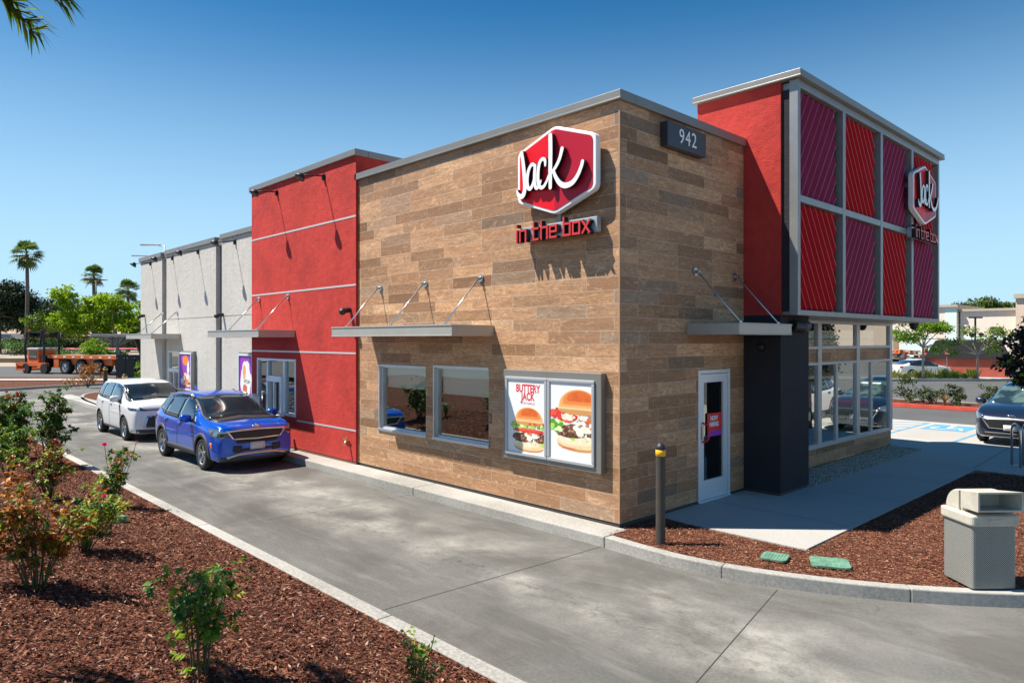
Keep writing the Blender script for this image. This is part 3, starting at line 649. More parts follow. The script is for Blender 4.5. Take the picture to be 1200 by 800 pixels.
def pane(x0, x1, y0, y1, z0, z1, mat, par, nm='glass_pane'):
    q = MB(); flatx = (x1 - x0) < (y1 - y0)
    if flatx: q.add([(x1, y0, z0), (x1, y1, z0), (x1, y1, z1), (x1, y0, z1)], [(0, 1, 2, 3)])
    else: q.add([(x0, y0, z0), (x1, y0, z0), (x1, y0, z1), (x0, y0, z1)], [(0, 1, 2, 3)])
    return q.build(nm, mat, par)
for y0, y1 in ((4.74, 5.85), (5.95, 6.92), (7.10, 7.90), (8.0, 9.05), (9.24, 9.98), (10.08, 11.23)): pane(-.12, -.108, y0 + .002, y1 - .002, .632, 2.308, 'store_glass', B, 'window')
for y0, y1 in ((4.74, 6.92), (7.10, 9.05), (9.24, 11.23)): pane(-.12, -.108, y0 + .002, y1 - .002, 2.712, 3.198, 'store_glass', B, 'window')
m = MB(); wall(m, 'y', 11.42, -.2, -12, -.16, .16, 3.28, [(-3.2, -.45, .6, 3.1)]); m.build('end_wall', 'dark_stucco', B)
pane(-3.2, -.45, 11.28, 11.3, .6, 3.1, 'store_glass', B, 'window')
# interior shell
m = MB(); m.box(-12, -.25, .25, 11.2, .13, .15, 'interior_floor'); m.box(-12, -.95, .25, 11.2, 3.28, 3.32, 'interior'); m.box(-8, -7.9, .25, 11.2, .15, 3.28, 'interior'); m.box(-12, -.25, 7.0, 7.06, .15, 3.28, 'interior') if False else None
m.box(-12.3, -8.0, 1.6, 1.66, .15, 3.28, 'interior'); m.box(-21, -17, 1.4, 1.46, .15, 3.28, 'interior')
m.build('interior_shell', None, B)
for (x, y, lb) in ((-1.6, 6.2, 'behind the dining glass next to the pier'), (-1.6, 8.4, 'behind the middle dining glass'), (-1.6, 10.2, 'behind the far end of the dining glass'), (-3.8, 1.6, 'behind the right roller blind window'), (-5.6, 1.6, 'behind the left roller blind window')):
    T = thing('dining_table', 'tall dark dining table inside, ' + lb, 'table', (x, y, .15)); m = MB(); m.box(-.35, .35, -.35, .35, .86, .9); m.build('table_top', 'tan_stone', T, bevel=.008)
    m = MB(); m.cyl((0, 0), .04, .03, .86, 10); m.cyl((0, 0), .22, 0, .03, 14); m.build('pedestal', 'black_plastic', T)
# windows in the wood wall
def facade_window(a0, a1, z0, z1, blind_z):
    f = MB(); y0, y1 = .045, .13; w_ = .055
    f.box(a0, a1, y0, y1, z1 - w_, z1); f.box(a0, a1, y0, y1, z0, z0 + w_); f.box(a0, a0 + w_, y0, y1, z0 + w_, z1 - w_); f.box(a1 - w_, a1, y0, y1, z0 + w_, z1 - w_)
    f.box(a0 - .02, a1 + .02, -.03, .05, z0 - .03, z0 + .022); f.box(a0 - .004, a0 + .03, -.015, .045, z0 + .022, z1 + .01); f.box(a0 + .03, a1, -.012, .045, z1 - .03, z1 + .01)
    F = f.build('window', 'aluminium', B, bevel=.004)
    pane(a0 + w_ - .005, a1 - w_ + .005, .08, .09, z0 + w_ - .005, z1 - w_ + .005, 'window_glass', F)
    q = MB(); q.box(a0 + .1, a1 - .06, .16, .168, blind_z, z1 - .03); q.box(a0 + .1, a1 - .06, .152, .176, blind_z - .03, blind_z); q.build('roller_blind', 'blind', F)
facade_window(*W1, 1.90); facade_window(*W2, 1.86)
# drive-through window
f = MB(); a0, a1, z0, z1 = DW; Y0, Y1 = -.075, .05
def fr(x0, x1, za, zb, y0=Y0, y1=Y1): f.box(x0, x1, y0, y1, za, zb)
fr(a0, a1, z1 - .06, z1); fr(a0, a1, z0, z0 + .06); fr(a0, a0 + .06, z0 + .06, z1 - .06); fr(a1 - .06, a1, z0 + .06, z1 - .06)
fr(-11.45, -11.37, z0 + .06, z1 - .06); fr(-10.52, -10.42, z0 + .06, z1 - .06)
fr(-11.37, -10.52, 1.78, 1.93, -.13, .05); fr(-11.37, -11.28, z0 + .06, 1.78, -.13, .05); fr(-10.6, -10.52, z0 + .06, 1.78, -.13, .05); fr(-11.0, -10.95, 1.02, 1.78, -.11, -.04)
fr(-11.5, -10.4, z0 - .02, z0 + .03, -.3, -.08)
F = f.build('service_window', 'white_frame', B, bevel=.006)
for x0, x1, za, zb in ((-11.99, -11.45, 1.01, 2.31), (-11.37, -10.52, 1.93, 2.31), (-10.42, -9.9, 1.01, 2.31), (-11.28, -11.0, 1.02, 1.78), (-10.95, -10.60, 1.02, 1.78)): pane(x0 + .003, x1 - .003, -.02, -.01, za + .003, zb - .003, 'window_glass', F)
# grey wall service door / window
f = MB(); a0, a1, z0, z1 = GW
for b_ in ((a0, a1, z1 - .05, z1), (a0, a1, z0, z0 + .05), (a0, a0 + .05, z0 + .05, z1 - .05), (a1 - .05, a1, z0 + .05, z1 - .05), (a0 + .05, a1 - .05, 1.75, 1.87), (-19.2, -19.14, z0 + .05, 1.75)): f.box(b_[0], b_[1], .13, .24, b_[2], b_[3])
F = f.build('service_window', 'white_frame', B, bevel=.005); pane(a0 + .05, a1 - .05, .19, .2, z0 + .05, z1 - .05, 'window_glass', F)
# side door
f = MB(); y0, y1, z0, z1 = DR
f.box(-.1, .012, y0, y0 + .06, z0, z1); f.box(-.1, .012, y1 - .06, y1, z0, z1); f.box(-.1, .012, y0 + .06, y1 - .06, z1 - .06, z1); f.box(-.1, .03, y0, y1, .152, .175)
D = f.build('door', 'white_frame', B, bevel=.004)
f = MB(); ya, yb = y0 + .07, y1 - .07; X = (-.055, -.005)
f.box(*X, ya, ya + .12, .18, z1 - .07); f.box(*X, yb - .12, yb, .18, z1 - .07); f.box(*X, ya + .12, yb - .12, .18, .50); f.box(*X, ya + .12, yb - .12, z1 - .21, z1 - .07)
f.build('door_leaf', 'white_frame', D, bevel=.004); pane(-.035, -.028, ya + .118, yb - .118, .498, z1 - .208, 'window_glass', D)
f = MB(); f.tube([(-.005, ya + .07, 1.15), (.06, ya + .07, 1.17), (.075, ya + .13, 1.2), (.075, ya + .13, 1.42), (.06, ya + .07, 1.45), (-.005, ya + .07, 1.47)], .016, 8); f.build('handle', 'handle_red', D, smooth=True)
f = MB(); f.box(-.005, .006, ya + .02, ya + .10, 1.2, 1.42); f.build('lock_plate', 'steel', D)
# canopies
def canopy(axis, wallc, a0, a1, dep, z0, z1, brackets, bz, hooks, backset=0):
    """axis 'y': projects to -y from plane y=wallc; axis 'x': projects to +x"""
    P = (lambda a, d, z: (a, wallc - d, z)) if axis == 'y' else (lambda a, d, z: (wallc + d, a, z))
    m = MB(); t = .05
    def bx(a, b, d0, d1, za, zb):
        p = P(a, d0, za); q = P(b, d1, zb); m.box(min(p[0], q[0]), max(p[0], q[0]), min(p[1], q[1]), max(p[1], q[1]), za, zb)
    bx(a0, a1, dep - t, dep, z0, z1); bx(a0, a0 + t, .004, dep - t, z0, z1); bx(a1 - t, a1, .004, dep - t, z0, z1); bx(a0 + t, a1 - t, .004, dep - t, z0 + .05, z1 - .03)
    bx(a0 + .0, a1, dep - .0, dep + .012, z1 - .02, z1 + .004); bx(a0, a1, dep, dep + .012, z0, z0 + .018)
    Cn = m.build('canopy', 'canopy_metal', B, bevel=.005)
    for a, ah in zip(brackets, hooks):
        r_ = MB(); r_.tube([P(a, .06, bz), P(ah, dep - .12, z1 + .01)], .014, 8); r_.build('tie_rod', 'steel', Cn, smooth=True)
        r_ = MB(); q = P(a, .0, bz); c = P(a, .07, bz); 
        r_.tube([P(a, .002, bz), P(a, .025, bz)], .07, 14); r_.tube([P(a, .025, bz), P(a, .09, bz - .015)], .032, 10); r_.build('wall_bracket', 'steel', Cn, smooth=False)
        r_ = MB(); r_.tube([P(ah, dep - .12, z1 - .01), P(ah, dep - .12, z1 + .035)], .025, 8); r_.build('rod_anchor', 'steel', Cn)
canopy('y', 0, -6.56, -2.69, .93, 2.91, 3.10, (-6.205, -4.642, -3.026), 3.93, (-6.205, -4.642, -3.026))
canopy('y', -.06, -13.05, -9.88, .93, 2.91, 3.09, (-11.921, -10.244), 3.93, (-11.921, -10.244))
canopy('y', .15, -21.3, -18.52, .93, 2.88, 3.05, (-20.336, -18.851), 3.77, (-20.336, -18.851))
canopy('x', 0, 1.736, 3.50, .93, 2.93, 3.11, (1.988, 3.258), 3.96, (1.988, 3.258))

# ------------------------------------------------------------------ signs
HEXP = [(-.815, .40), (-.815, -.40), (0, -.68), (.815, -.40), (.815, .40), (0, .68)]
def rounded(poly, r_, n=6):
    out = []; N = len(poly)
    for i in range(N):
        p = Vector(poly[i]); a = Vector(poly[i - 1]); b = Vector(poly[(i + 1) % N]); da = (a - p).normalized(); db = (b - p).normalized()
        s_, e_ = p + da * r_, p + db * r_
        for k_ in range(n + 1):
            t = k_ / n; out.append(tuple((1 - t) ** 2 * s_ + 2 * t * (1 - t) * p + t * t * e_))
    return out
def stroke(mb, pts, widths, y, depth, mat, side):
    P = smoothpath([(*p, w_) for p, w_ in zip(pts, widths)], 6); L = []; Rr = []; N = len(P)
    for i in range(N):
        a = Vector(P[max(i - 1, 0)][:2]); b = Vector(P[min(i + 1, N - 1)][:2]); d = (b - a).normalized(); n = Vector((-d.y, d.x)); c = Vector(P[i][:2]); w_ = P[i][2] / 2
        L.append(c + n * w_); Rr.append(c - n * w_)
    ends = []
    def capf(c, d, w_):
        a0 = math.atan2(d.y, d.x); return [c + Vector((math.cos(a0 + t), math.sin(a0 + t))) * w_ for t in (math.pi / 3, 0, -math.pi / 3)]
    dE = (Vector(P[-1][:2]) - Vector(P[-2][:2])).normalized(); dS = (Vector(P[0][:2]) - Vector(P[1][:2])).normalized()
    # front as quads so that self-touching strokes still fill properly
    N = len(L); vs = [(p.x, y, p.y) for p in L] + [(p.x, y, p.y) for p in Rr]; fs = [(i, i + 1, N + i + 1, N + i) for i in range(N - 1)]
    mb.add(vs, fs, mat)
    for c, d, w_, i in ((Vector(P[-1][:2]), dE, P[-1][2] / 2, 1), (Vector(P[0][:2]), dS, P[0][2] / 2, 0)):
        q = capf(c, d, w_); n = Vector((-d.y, d.x)) * w_; ring = [c + n] + q + [c - n]; mb.add([(p.x, y, p.y) for p in ring], [tuple(range(5))], mat)
        mb.add([(p.x, y, p.y) for p in ring] + [(p.x, y + depth, p.y) for p in ring], [(k_, k_ + 1, k_ + 6, k_ + 5) for k_ in range(4)], side)
    for S_ in (L, Rr):
        mb.add([(p.x, y, p.y) for p in S_] + [(p.x, y + depth, p.y) for p in S_], [(i, i + 1, N + i + 1, N + i) for i in range(N - 1)], side)
def zc(x, z): return ((x - 284) / 431 * 1.63, (278 - z) / 495 * 1.36 + (x - 284) / 431 * -.14 * 0)
def make_sign(label, loc, rz):
    T = thing('restaurant_sign', label, 'sign', loc, rz)
    ro = rounded(HEXP, .09); m = MB(); m.prism([(x, -.09, z) for x, z in ro], (0, -.11, 0)); m.build('sign_case', 'sign_white', T, bevel=.012)
    rin = rounded([(x * .93, z * .925) for x, z in HEXP], .07)
    lf = [p for p in rin if p[0] <= .0] ; rt = [p for p in rin if p[0] >= .0]
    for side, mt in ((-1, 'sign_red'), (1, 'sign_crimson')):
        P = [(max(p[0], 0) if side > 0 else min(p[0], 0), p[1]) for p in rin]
        Q = []
        for p in P:
            if not Q or (Vector(p) - Vector(Q[-1])).length > 1e-4: Q.append(p)
        m = MB(); m.prism([(x, -.2025, z) for x, z in Q], (0, -.005, 0)); m.build('sign_face', mt, T)
    # script lettering: strokes digitised once, in metres about the emblem's centre
    def c(pts):      # undo the photo's slant: shear by the wall's perspective, then metres
        out = []
        for x, z in pts:
            u = (x - 284) / 215.; k_ = 245 + (x - 72) / 430 * 0
            top = 150 + (x - 72) / 430 * (62 - 150); bot = 462 + (x - 72) / 430 * (412 - 462)
            out.append((u * .82 + .05, .48 - (z - top) / (bot - top) * .90))
        return out
    J = MB(); ye = -.285
    def st(pts, w_, k_): stroke(J, c(pts), [q_ * 1.12 for q_ in w_], ye - k_ * .0012, .07, 'sign_white', 'sign_black')
    st([(103, 180), (112, 240), (119, 310), (122, 380), (112, 418), (94, 424), (80, 408), (75, 388)], [.058, .064, .07, .07, .075, .07, .05, .025], 0)
    st([(182, 262), (165, 250), (146, 278), (136, 330), (139, 372), (152, 386), (166, 368), (178, 325), (184, 262)], [.045, .05, .055, .06, .06, .055, .05, .045, .04], 1)
    st([(182, 258), (179, 310), (180, 358), (190, 385), (206, 372), (215, 345)], [.05, .055, .055, .05, .04, .03], 2)
    st([(240, 262), (238, 232), (222, 226), (207, 250), (199, 300), (200, 350), (211, 381), (230, 380), (248, 350), (258, 320)], [.035, .05, .05, .055, .06, .06, .055, .05, .04, .03], 3)
    st([(268, 96), (269, 180), (268, 280), (268, 388)], [.07, .072, .07, .06], 4)
    st([(272, 310), (296, 278), (318, 232), (332, 176)], [.04, .05, .055, .06], 5)
    st([(285, 296), (300, 336), (322, 370), (350, 384), (385, 372), (412, 335), (430, 290), (438, 258)], [.05, .06, .07, .075, .07, .06, .055, .055], 6)
    J.build('script_lettering', None, T)
    # tag line on its bar
    m = MB(); m.box(-.80, .80, -.16, -.06, -1.02, -.80); m.build('tagline_bar', 'sign_silver', T, bevel=.006)
    tl = MB()
    def seg(pts, k_=0, w_=.034): stroke(tl, pts, [w_] * len(pts), -.27 - k_ * .0012, .085, 'letter_red', 'sign_black')
    x = -.80; b = -1.03; h_ = .17; hx = .26
    # i n
    tl_k = [0]
    def L(pts): tl_k[0] = (tl_k[0] + 1) % 3; 
    def ln(p, q, k_):
        p = Vector(p); q = Vector(q); d = (q - p).normalized() * .017; n = Vector((-d.y, d.x)); a = p - d * .98; b_ = q + d * .98
        ring = [a + n, a - n, b_ - n, b_ + n]; y = -.25 - k_ * .001
        tl.add([(v.x, y, v.y) for v in ring], [(0, 1, 2, 3)], 'letter_red')
        tl.add([(v.x, y, v.y) for v in ring] + [(v.x, y + .09, v.y) for v in ring], [(i, (i + 1) % 4, (i + 1) % 4 + 4, i + 4) for i in range(4)], 'sign_black')
    wL = .13
    def letter(ch, x):
        z0, z1, zt = b, b + h_, b + hx
        S_ = {'i': [((0, z0), (0, z1)), ((0, zt - .015), (0, zt))], 'n': [((0, z0), (0, z1)), ((0, z1), (wL, z1)), ((wL, z1), (wL, z0))],
              't': [((.02, zt), (.02, z0)), ((.02, z0), (wL * .9, z0)), ((-.02, z1), (wL * .9, z1))], 'h': [((0, z0), (0, zt)), ((0, z1), (wL, z1)), ((wL, z1), (wL, z0))],
              'e': [((0, z0), (0, z1)), ((0, z1), (wL, z1)), ((wL, z1), (wL, (z0 + z1) / 2)), ((wL, (z0 + z1) / 2), (0, (z0 + z1) / 2)), ((0, z0), (wL, z0))],
              'b': [((0, z0), (0, zt)), ((0, z1), (wL, z1)), ((wL, z1), (wL, z0)), ((wL, z0), (0, z0))], 'o': [((0, z0), (0, z1)), ((0, z1), (wL, z1)), ((wL, z1), (wL, z0)), ((wL, z0), (0, z0))],
              'x': [((0, z0), (wL, z1)), ((0, z1), (wL, z0))]}[ch]
        for i, (p, q) in enumerate(S_): ln((x + p[0], p[1]), (x + q[0], q[1]), i)
    cx = -.79
    for ch in 'in the box':
        if ch == ' ': cx += .095; continue
        letter(ch, cx); cx += .075 if ch == 'i' else .187
    tl.build('tagline_lettering', None, T)
    for b_ in ((-.03, .03, -.10, -.06, -.86, -.6), (-.7, -.6, -.1, -.0, .1, .2), (.6, .7, -.1, 0, .1, .2), (-.7, -.6, -.07, 0, -.95, -.88), (.6, .7, -.07, 0, -.95, -.88)):
        m = MB(); m.box(*b_); m.build('sign_mount', 'trim_metal', T)
    return T
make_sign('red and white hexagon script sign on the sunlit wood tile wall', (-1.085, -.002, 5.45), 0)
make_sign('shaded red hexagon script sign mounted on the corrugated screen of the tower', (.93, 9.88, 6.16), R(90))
A = thing('address_sign', 'dark grey address box reading 942 high on the shaded wood wall', 'sign', (0, 1.56, 6.01), R(90))
m = MB(); m.box(-.55, .55, -.14, -.002, -.19, .19); m.build('sign_case', 'sign_grey', A, bevel=.01)
textmesh('942', .33, 'sign_white', 'numerals', A, .004, txt_s(0, -.146, .0), .95, 0, space=1.12)
# menu poster case with burgers
P = thing('poster_case', 'large two door poster case showing burgers beside the wall corner', 'poster case', (-1.285, 0, 1.625))
m = MB(); m.box(-1.045, 1.045, -.12, -.002, -.735, .735); m.build('case_body', 'trim_metal', P, bevel=.01)
def ell(mb, cx, cz, rx, rz, y, mat, a0=0, a1=360, n=28, wob=0.0):
    pts = []
    for i in range(n + 1):
        a = R(a0 + (a1 - a0) * i / n); k_ = 1 + random.uniform(-wob, wob); pts.append((cx + rx * k_ * math.cos(a), y, cz + rz * k_ * math.sin(a)))
    if a1 - a0 >= 360: pts = pts[:-1]
    mb.add(pts, [tuple(range(len(pts)))], mat)
def clipx(mb, x0, x1):
    mb.v = [(min(max(v[0], x0), x1), v[1], v[2]) for v in mb.v]
for side, (x0, x1) in enumerate(((-.98, -.03), (-.02, .93))):
    F = MB(); y0, y1 = -.15, -.122; z0, z1 = -.655, .625; wd = .055
    F.box(x0, x1, y0, y1, z0, z0 + wd); F.box(x0, x1, y0, y1, z1 - wd, z1); F.box(x0, x0 + wd, y0, y1, z0 + wd, z1 - wd); F.box(x1 - wd, x1, y0, y1, z0 + wd, z1 - wd)
    F.build('door_frame', 'poster_frame', P, bevel=.012)
    q = MB(); q.box(x0 + wd - .003, x1 - wd + .003, -.128, -.1225, z0 + wd - .003, z1 - wd + .003, 'poster_white')
    a, b = x0 + wd, x1 - wd
    if side == 0: cx, cz, k_ = -.44, -.205, 1.0
    else: cx, cz, k_ = .62, .03, 1.3
    Y = -.130
    cnt_ = [0]
    def L_(i): cnt_[0] += 1; return -.1290 - i * .0003 - cnt_[0] * 3e-6
    E_ = lambda dx, dz, rx, rz, li, mt, a0=0, a1=360, n=28, wob=.0: ell(q, cx + dx * k_, cz + dz * k_, rx * k_, rz * k_, L_(li), mt, a0, a1, n, wob)
    def speck(n_, x_, xr, z_, zr, smin, smax, mts, li):
        for i_ in range(n_):
            r_ = random.uniform(smin, smax); E_(x_ + random.uniform(-xr, xr), z_ + random.uniform(-zr, zr), r_, r_ * random.uniform(.4, .9), li + (i_ % 8) * .12, random.choice(mts), n=9, wob=.25)
    E_(0, -.30, .33, .075, 0, 'bun_edge', wob=.01); E_(0, -.27, .34, .075, 1, 'bun_pale', wob=.01); E_(-.04, -.255, .27, .05, 1.5, 'bun_crumb', wob=.03)
    speck(30, 0, .33, -.22, .03, .02, .05, ['cheese', 'lettuce_b', 'cheese', 'bun_crumb'], 2)
    E_(-.13, -.14, .24, .085, 3, 'patty', wob=.05); E_(.26, -.13, .15, .08, 3, 'patty', wob=.05)
    speck(60, -.13, .2, -.14, .06, .012, .03, ['patty_a', 'patty_b', 'patty_c', 'patty_a'], 4); speck(34, .26, .12, -.13, .055, .012, .028, ['patty_a', 'patty_b', 'patty_c'], 4)
    E_(.08, -.10, .17, .055, 5, 'cheese', wob=.06); E_(.02, -.15, .06, .05, 5.2, 'cheese', wob=.08); E_(-.24, -.05, .12, .03, 5.3, 'cheese', wob=.08); speck(6, .02, .2, -.08, .02, .02, .035, ['patty_c', 'bun_top'], 6)
    if side == 0:
        E_(.0, -.03, .36, .035, 7, 'tomato', wob=.03); E_(-.03, -.02, .30, .016, 7.5, 'tomato_b', wob=.03)
        speck(70, 0, .38, .045, .035, .02, .05, ['lettuce_a', 'lettuce_b', 'lettuce_c', 'lettuce_b'], 8); speck(10, .02, .3, .085, .015, .02, .035, ['tomato', 'bacon_b'], 9)
    else:
        speck(14, -.36, .1, -.10, .06, .03, .06, ['lettuce_a', 'lettuce_b', 'lettuce_c'], 6); speck(26, -.26, .16, .03, .055, .03, .065, ['tomato', 'tomato_b', 'bacon_b', 'bun_top'], 7); speck(46, .06, .33, .02, .025, .02, .055, ['bacon_b', 'bun_top', 'bun_crumb', 'patty_c', 'cheese'], 8)
    E_(0, .10, .32, .05, 9.2, 'bun_edge', wob=.01); E_(0, .11, .315, .235, 9.6, 'bun_pale', 0, 180); E_(.0, .135, .31, .21, 10, 'bun_g1', -4, 184); E_(.005, .165, .29, .175, 10.4, 'bun_g2', -8, 188); E_(.01, .20, .25, .135, 10.8, 'bun_g3', -14, 194); E_(.015, .235, .19, .09, 11.2, 'bun_top', -20, 200)
    clipx(q, a, b); q.build('poster', None, P)
textmesh('BUTTERY', .175, 'poster_text', 'poster_text', P, .0004, txt_s(-.46, -.1292, .435), .74, .005)
textmesh('JACK', .175, 'poster_text', 'poster_text', P, .0004, txt_s(-.46, -.1292, .305), .74, .005)
textmesh('WITH GARLIC', .055, 'poster_text', 'poster_text', P, .0004, txt_s(-.46, -.1292, .20), .85, space=1.15)
textmesh('WITH GARLIC', .05, 'poster_text', 'poster_text', P, .0004, txt_s(.42, -.1292, -.42), .85)
# purple poster cases on the grey wall
def small_case(label, loc, wd, seed):
    T = thing('poster_case', label, 'poster case', loc); hgt = .66
    m = MB(); m.box(-wd / 2, wd / 2, -.1, -.002, -hgt, hgt); m.build('case_body', 'trim_metal', T, bevel=.008)
    m = MB(); e = .05
    for b_ in ((-wd / 2 + .05, wd / 2 - .1, hgt - .1, hgt - .05), (-wd / 2 + .05, wd / 2 - .1, -hgt + .05, -hgt + .1), (-wd / 2 + .05, -wd / 2 + .1, -hgt + .1, hgt - .1), (wd / 2 - .15, wd / 2 - .1, -hgt + .1, hgt - .1)): m.box(b_[0], b_[1], -.14, -.102, b_[2], b_[3])
    m.build('door_frame', 'white_frame', T, bevel=.006)
    m = MB(); x0, x1, z0, z1 = -wd / 2 + .1, wd / 2 - .15, -hgt + .1, hgt - .1; m.add([(x0, -.11, z0), (x1, -.11, z0), (x1, -.11, z1), (x0, -.11, z1)], [(0, 1, 2, 3)], 'purple_print')
    random.seed(seed); cx = (x0 + x1) / 2
    if seed == 1:
        ell(m, cx, .36, .25, .17, -.112, 'orange_print'); 
        for i in range(9): ell(m, cx + random.uniform(-.3, .3), -.1 - i * .045, random.uniform(.08, .2), random.uniform(.04, .1), -.112 - i * .0008, random.choice(['fries', 'bun_pale', 'orange_print', 'fries', 'poster_white']), wob=.3)
        ell(m, cx + .25, .1, .1, .3, -.1115, 'poster_white', wob=.3)
    else:
        ell(m, cx, -.1, .34, .52, -.112, 'poster_white', wob=.12); ell(m, cx - .1, .1, .1, .22, -.113, 'bun'); ell(m, cx + .06, -.15, .22, .06, -.114, 'rim'); ell(m, cx - .05, -.35, .14, .12, -.115, 'bun_top')
    clipx(m, x0 + .001, x1 - .001); m.build('poster', None, T)
small_case('narrow purple poster case showing orange disc and fries on the grey wall', (-17.75, .15, 1.82), 1.3, 1)
small_case('narrow purple poster case with white print beside the red wall', (-13.0, .15, 1.84), 1.1, 2)
# now hiring notice on the door glass
H = thing('hiring_notice', 'small red and purple NOW HIRING notice taped inside the door glass', 'notice', (-.012, 2.60, 1.42), R(90))
m = MB(); m.box(-.21, .24, -.006, 0, -.16, .19, 'poster_text'); m.box(-.21, .24, -.0065, 0, -.2, -.11, 'purple_print'); m.build('notice_sheet', None, H)
textmesh('NOW\nHIRING', .105, 'sign_white', 'notice_text', H, .001, txt_s(.0, -.009, .05), .85, .004)
# gooseneck lamps
def lamp(label, x, y, z, arm=.56):
    T = thing('wall_lamp', label, 'wall lamp', (x, y, z), 0, 'gooseneck lamps along the parapets')
    m = MB(); m.tube([(0, -.002, 0), (0, -.02, 0)], .06, 12); m.box(-.025, .025, -.06, 0, -.1, .02); m.build('wall_plate', 'black_metal', T)
    m = MB(); m.tube([(0, -.02, 0), (0, -arm, -.07)], .016, 6); m.build('arm', 'black_metal', T, smooth=True)
    m = MB(); m.lathe([(.001, .09), (.05, .08), (.07, .05), (.12, -.03), (.115, -.04), (.001, -.02)], 14, None, Matrix.Translation((0, -arm - .03, -.11)) @ Matrix.Rotation(R(-35), 4, 'X')); m.build('lamp_head', 'black_metal', T, smooth=True)
lamp('gooseneck lamp left on the red wall near its grey edge', -10.86, -.06, 6.62)
lamp('gooseneck lamp right on the red wall nearest the wood tile', -8.45, -.06, 6.62)
lamp('gooseneck lamp at the far left end of the grey wall', -21.66, .15, 5.68)
lamp('gooseneck lamp over the first recess of the grey wall', -19.3, .15, 5.68)
lamp('gooseneck lamp in the middle of the wide grey panel', -16.9, .15, 5.68)
lamp('gooseneck lamp on the grey panel next to the red wall', -14.0, .15, 5.70)
# security cameras and floodlight
def seccam(label, loc, d, s_=1.0):
    T = thing('security_camera', label, 'camera', loc)
    m = MB(); d = Vector(d).normalized(); m.tube([(0, 0, 0), d * .05 * s_], .05 * s_, 12); m.tube([d * .05 * s_, d * .16 * s_ + Vector((0, 0, -.02))], .06 * s_, 14); m.build('camera_mount', 'black_metal', T)
    m = MB(); m.lathe([(.001, .075), (.05, .055), (.07, .02), (.075, 0), (.07, -.03), (.045, -.065), (.001, -.08)], 14, None, Matrix.Translation(d * .2 * s_ + Vector((0, 0, -.04))) @ Matrix.Scale(s_, 4)); m.build('camera_dome', 'black_plastic', T, smooth=True)
seccam('round dome camera on the red wall next to the wood tile joint', (-7.3, -.06, 3.5), (0, -1, 0))
seccam('round dome camera on the grey wall left of the red canopy', (-14.9, .15, 3.6), (0, -1, 0))
seccam('dome camera at the wall end above the rear grey canopy', (-22.4, .15, 3.75), (0, -1, 0))
T = thing('floodlight', 'black cylindrical camera housing on the dark pier below the tower', 'floodlight', (.69, 4.15, 3.08))
m = MB(); m.tube([(0, 0, 0), (.12, 0, .0)], .05, 12); m.build('mount', 'black_metal', T); m = MB(); m.tube([(.05, -.2, .02), (.12, .02, .0), (.13, .2, .02)], [.1, .11, .09], 16); m.build('housing', 'black_plastic', T, smooth=False, bevel=.01)
T = thing('wall_sconce', 'small black light on the pier below the right canopy', 'wall light', (.35, 3.6, 2.72)); m = MB(); m.tube([(0, 0, 0), (0, -.05, 0), (0, -.09, -.03)], [.07, .06, .035], 12); m.build('sconce_body', 'black_plastic', T, smooth=True)
T = thing('security_camera', 'dome camera under the far end of the tower screen', 'camera', (.5, 11.2, 3.27)); m = MB(); m.cyl((0, 0), .11, -.06, 0, 14); m.build('camera_mount', 'black_metal', T); m = MB(); m.lathe([(.1, -.06), (.09, -.12), (.05, -.17), (.001, -.18)], 14); m.build('camera_dome', 'black_plastic', T, smooth=True)
T = thing('hose_tap', 'brass hose tap low on the red wall near the joint', 'tap', (-7.36, -.06, .62))
m = MB(); m.tube([(0, 0, 0), (0, -.08, 0), (0, -.14, -.06)], [.03, .03, .025], 10); m.tube([(-.0, -.06, .02), (0, -.06, .08)], .012, 6); m.build('tap_body', 'brass', T, smooth=True); m = MB(); m.tube([(-.045, -.06, .08), (.045, -.06, .08)], .016, 8); m.tube([(-.02, -.03, .0), (-.14, -.05, .05), (-.2, -.06, .13)], .012, 6); m.build('handle', 'brass', T)

# ------------------------------------------------------------------ bollards, lids, bin, rack
def bollard(label, loc, h_, r_=.058):
    T = thing('bollard', label, 'bollard', loc)
    m = MB(); m.lathe([(r_, -.05), (r_, h_ - .17)], 20); m.build('post', 'bollard_brown', T, smooth=True)
    m = MB(); m.lathe([(r_, h_ - .172), (r_ + .004, h_ - .17), (r_ + .004, h_ - .09), (r_, h_ - .088)], 20); m.build('reflective_band', 'yellow_band', T, smooth=True)
    m = MB(); m.lathe([(r_ + .001, h_ - .09), (r_ + .006, h_ - .07), (r_ + .004, h_ - .05), (r_ * .8, h_ - .02), (r_ * .4, h_), (.001, h_ + .005)], 20); m.build('cap', 'black_plastic', T, smooth=True)
bollard('dark bollard with yellow band in the mulch by the building corner', (.865, -.239, .14), 1.34, .062)
bollard('dark bollard with yellow band on the far kerb island behind the white car', (-33.6, 1.55, .14), 1.35, .1)
bollard('bollard with yellow band just behind the roof of the white car', (-24.6, .05, .14), 1.35, .09)
bollard('bollard with yellow band between the blue car and the grey wall', (-13.2, -.25, .14), 1.35, .07)
m = MB(); ik = smoothpath([(-23.5, -.5), (-27, -.45), (-31, -.1), (-34.2, .8), (-35.2, 2.2), (-34.6, 3.6), (-31, 4.6), (-23.5, 5)], 5); ribbon(m, ik, -.15, 0, -.02, .15)
struct(m.build('island_kerb', 'kerb_concrete', bevel=.012)); m = MB(); m.add([(x, y, .13) for x, y in ik], [tuple(range(len(ik)))]); struct(m.build('island_bed', 'mulch'))
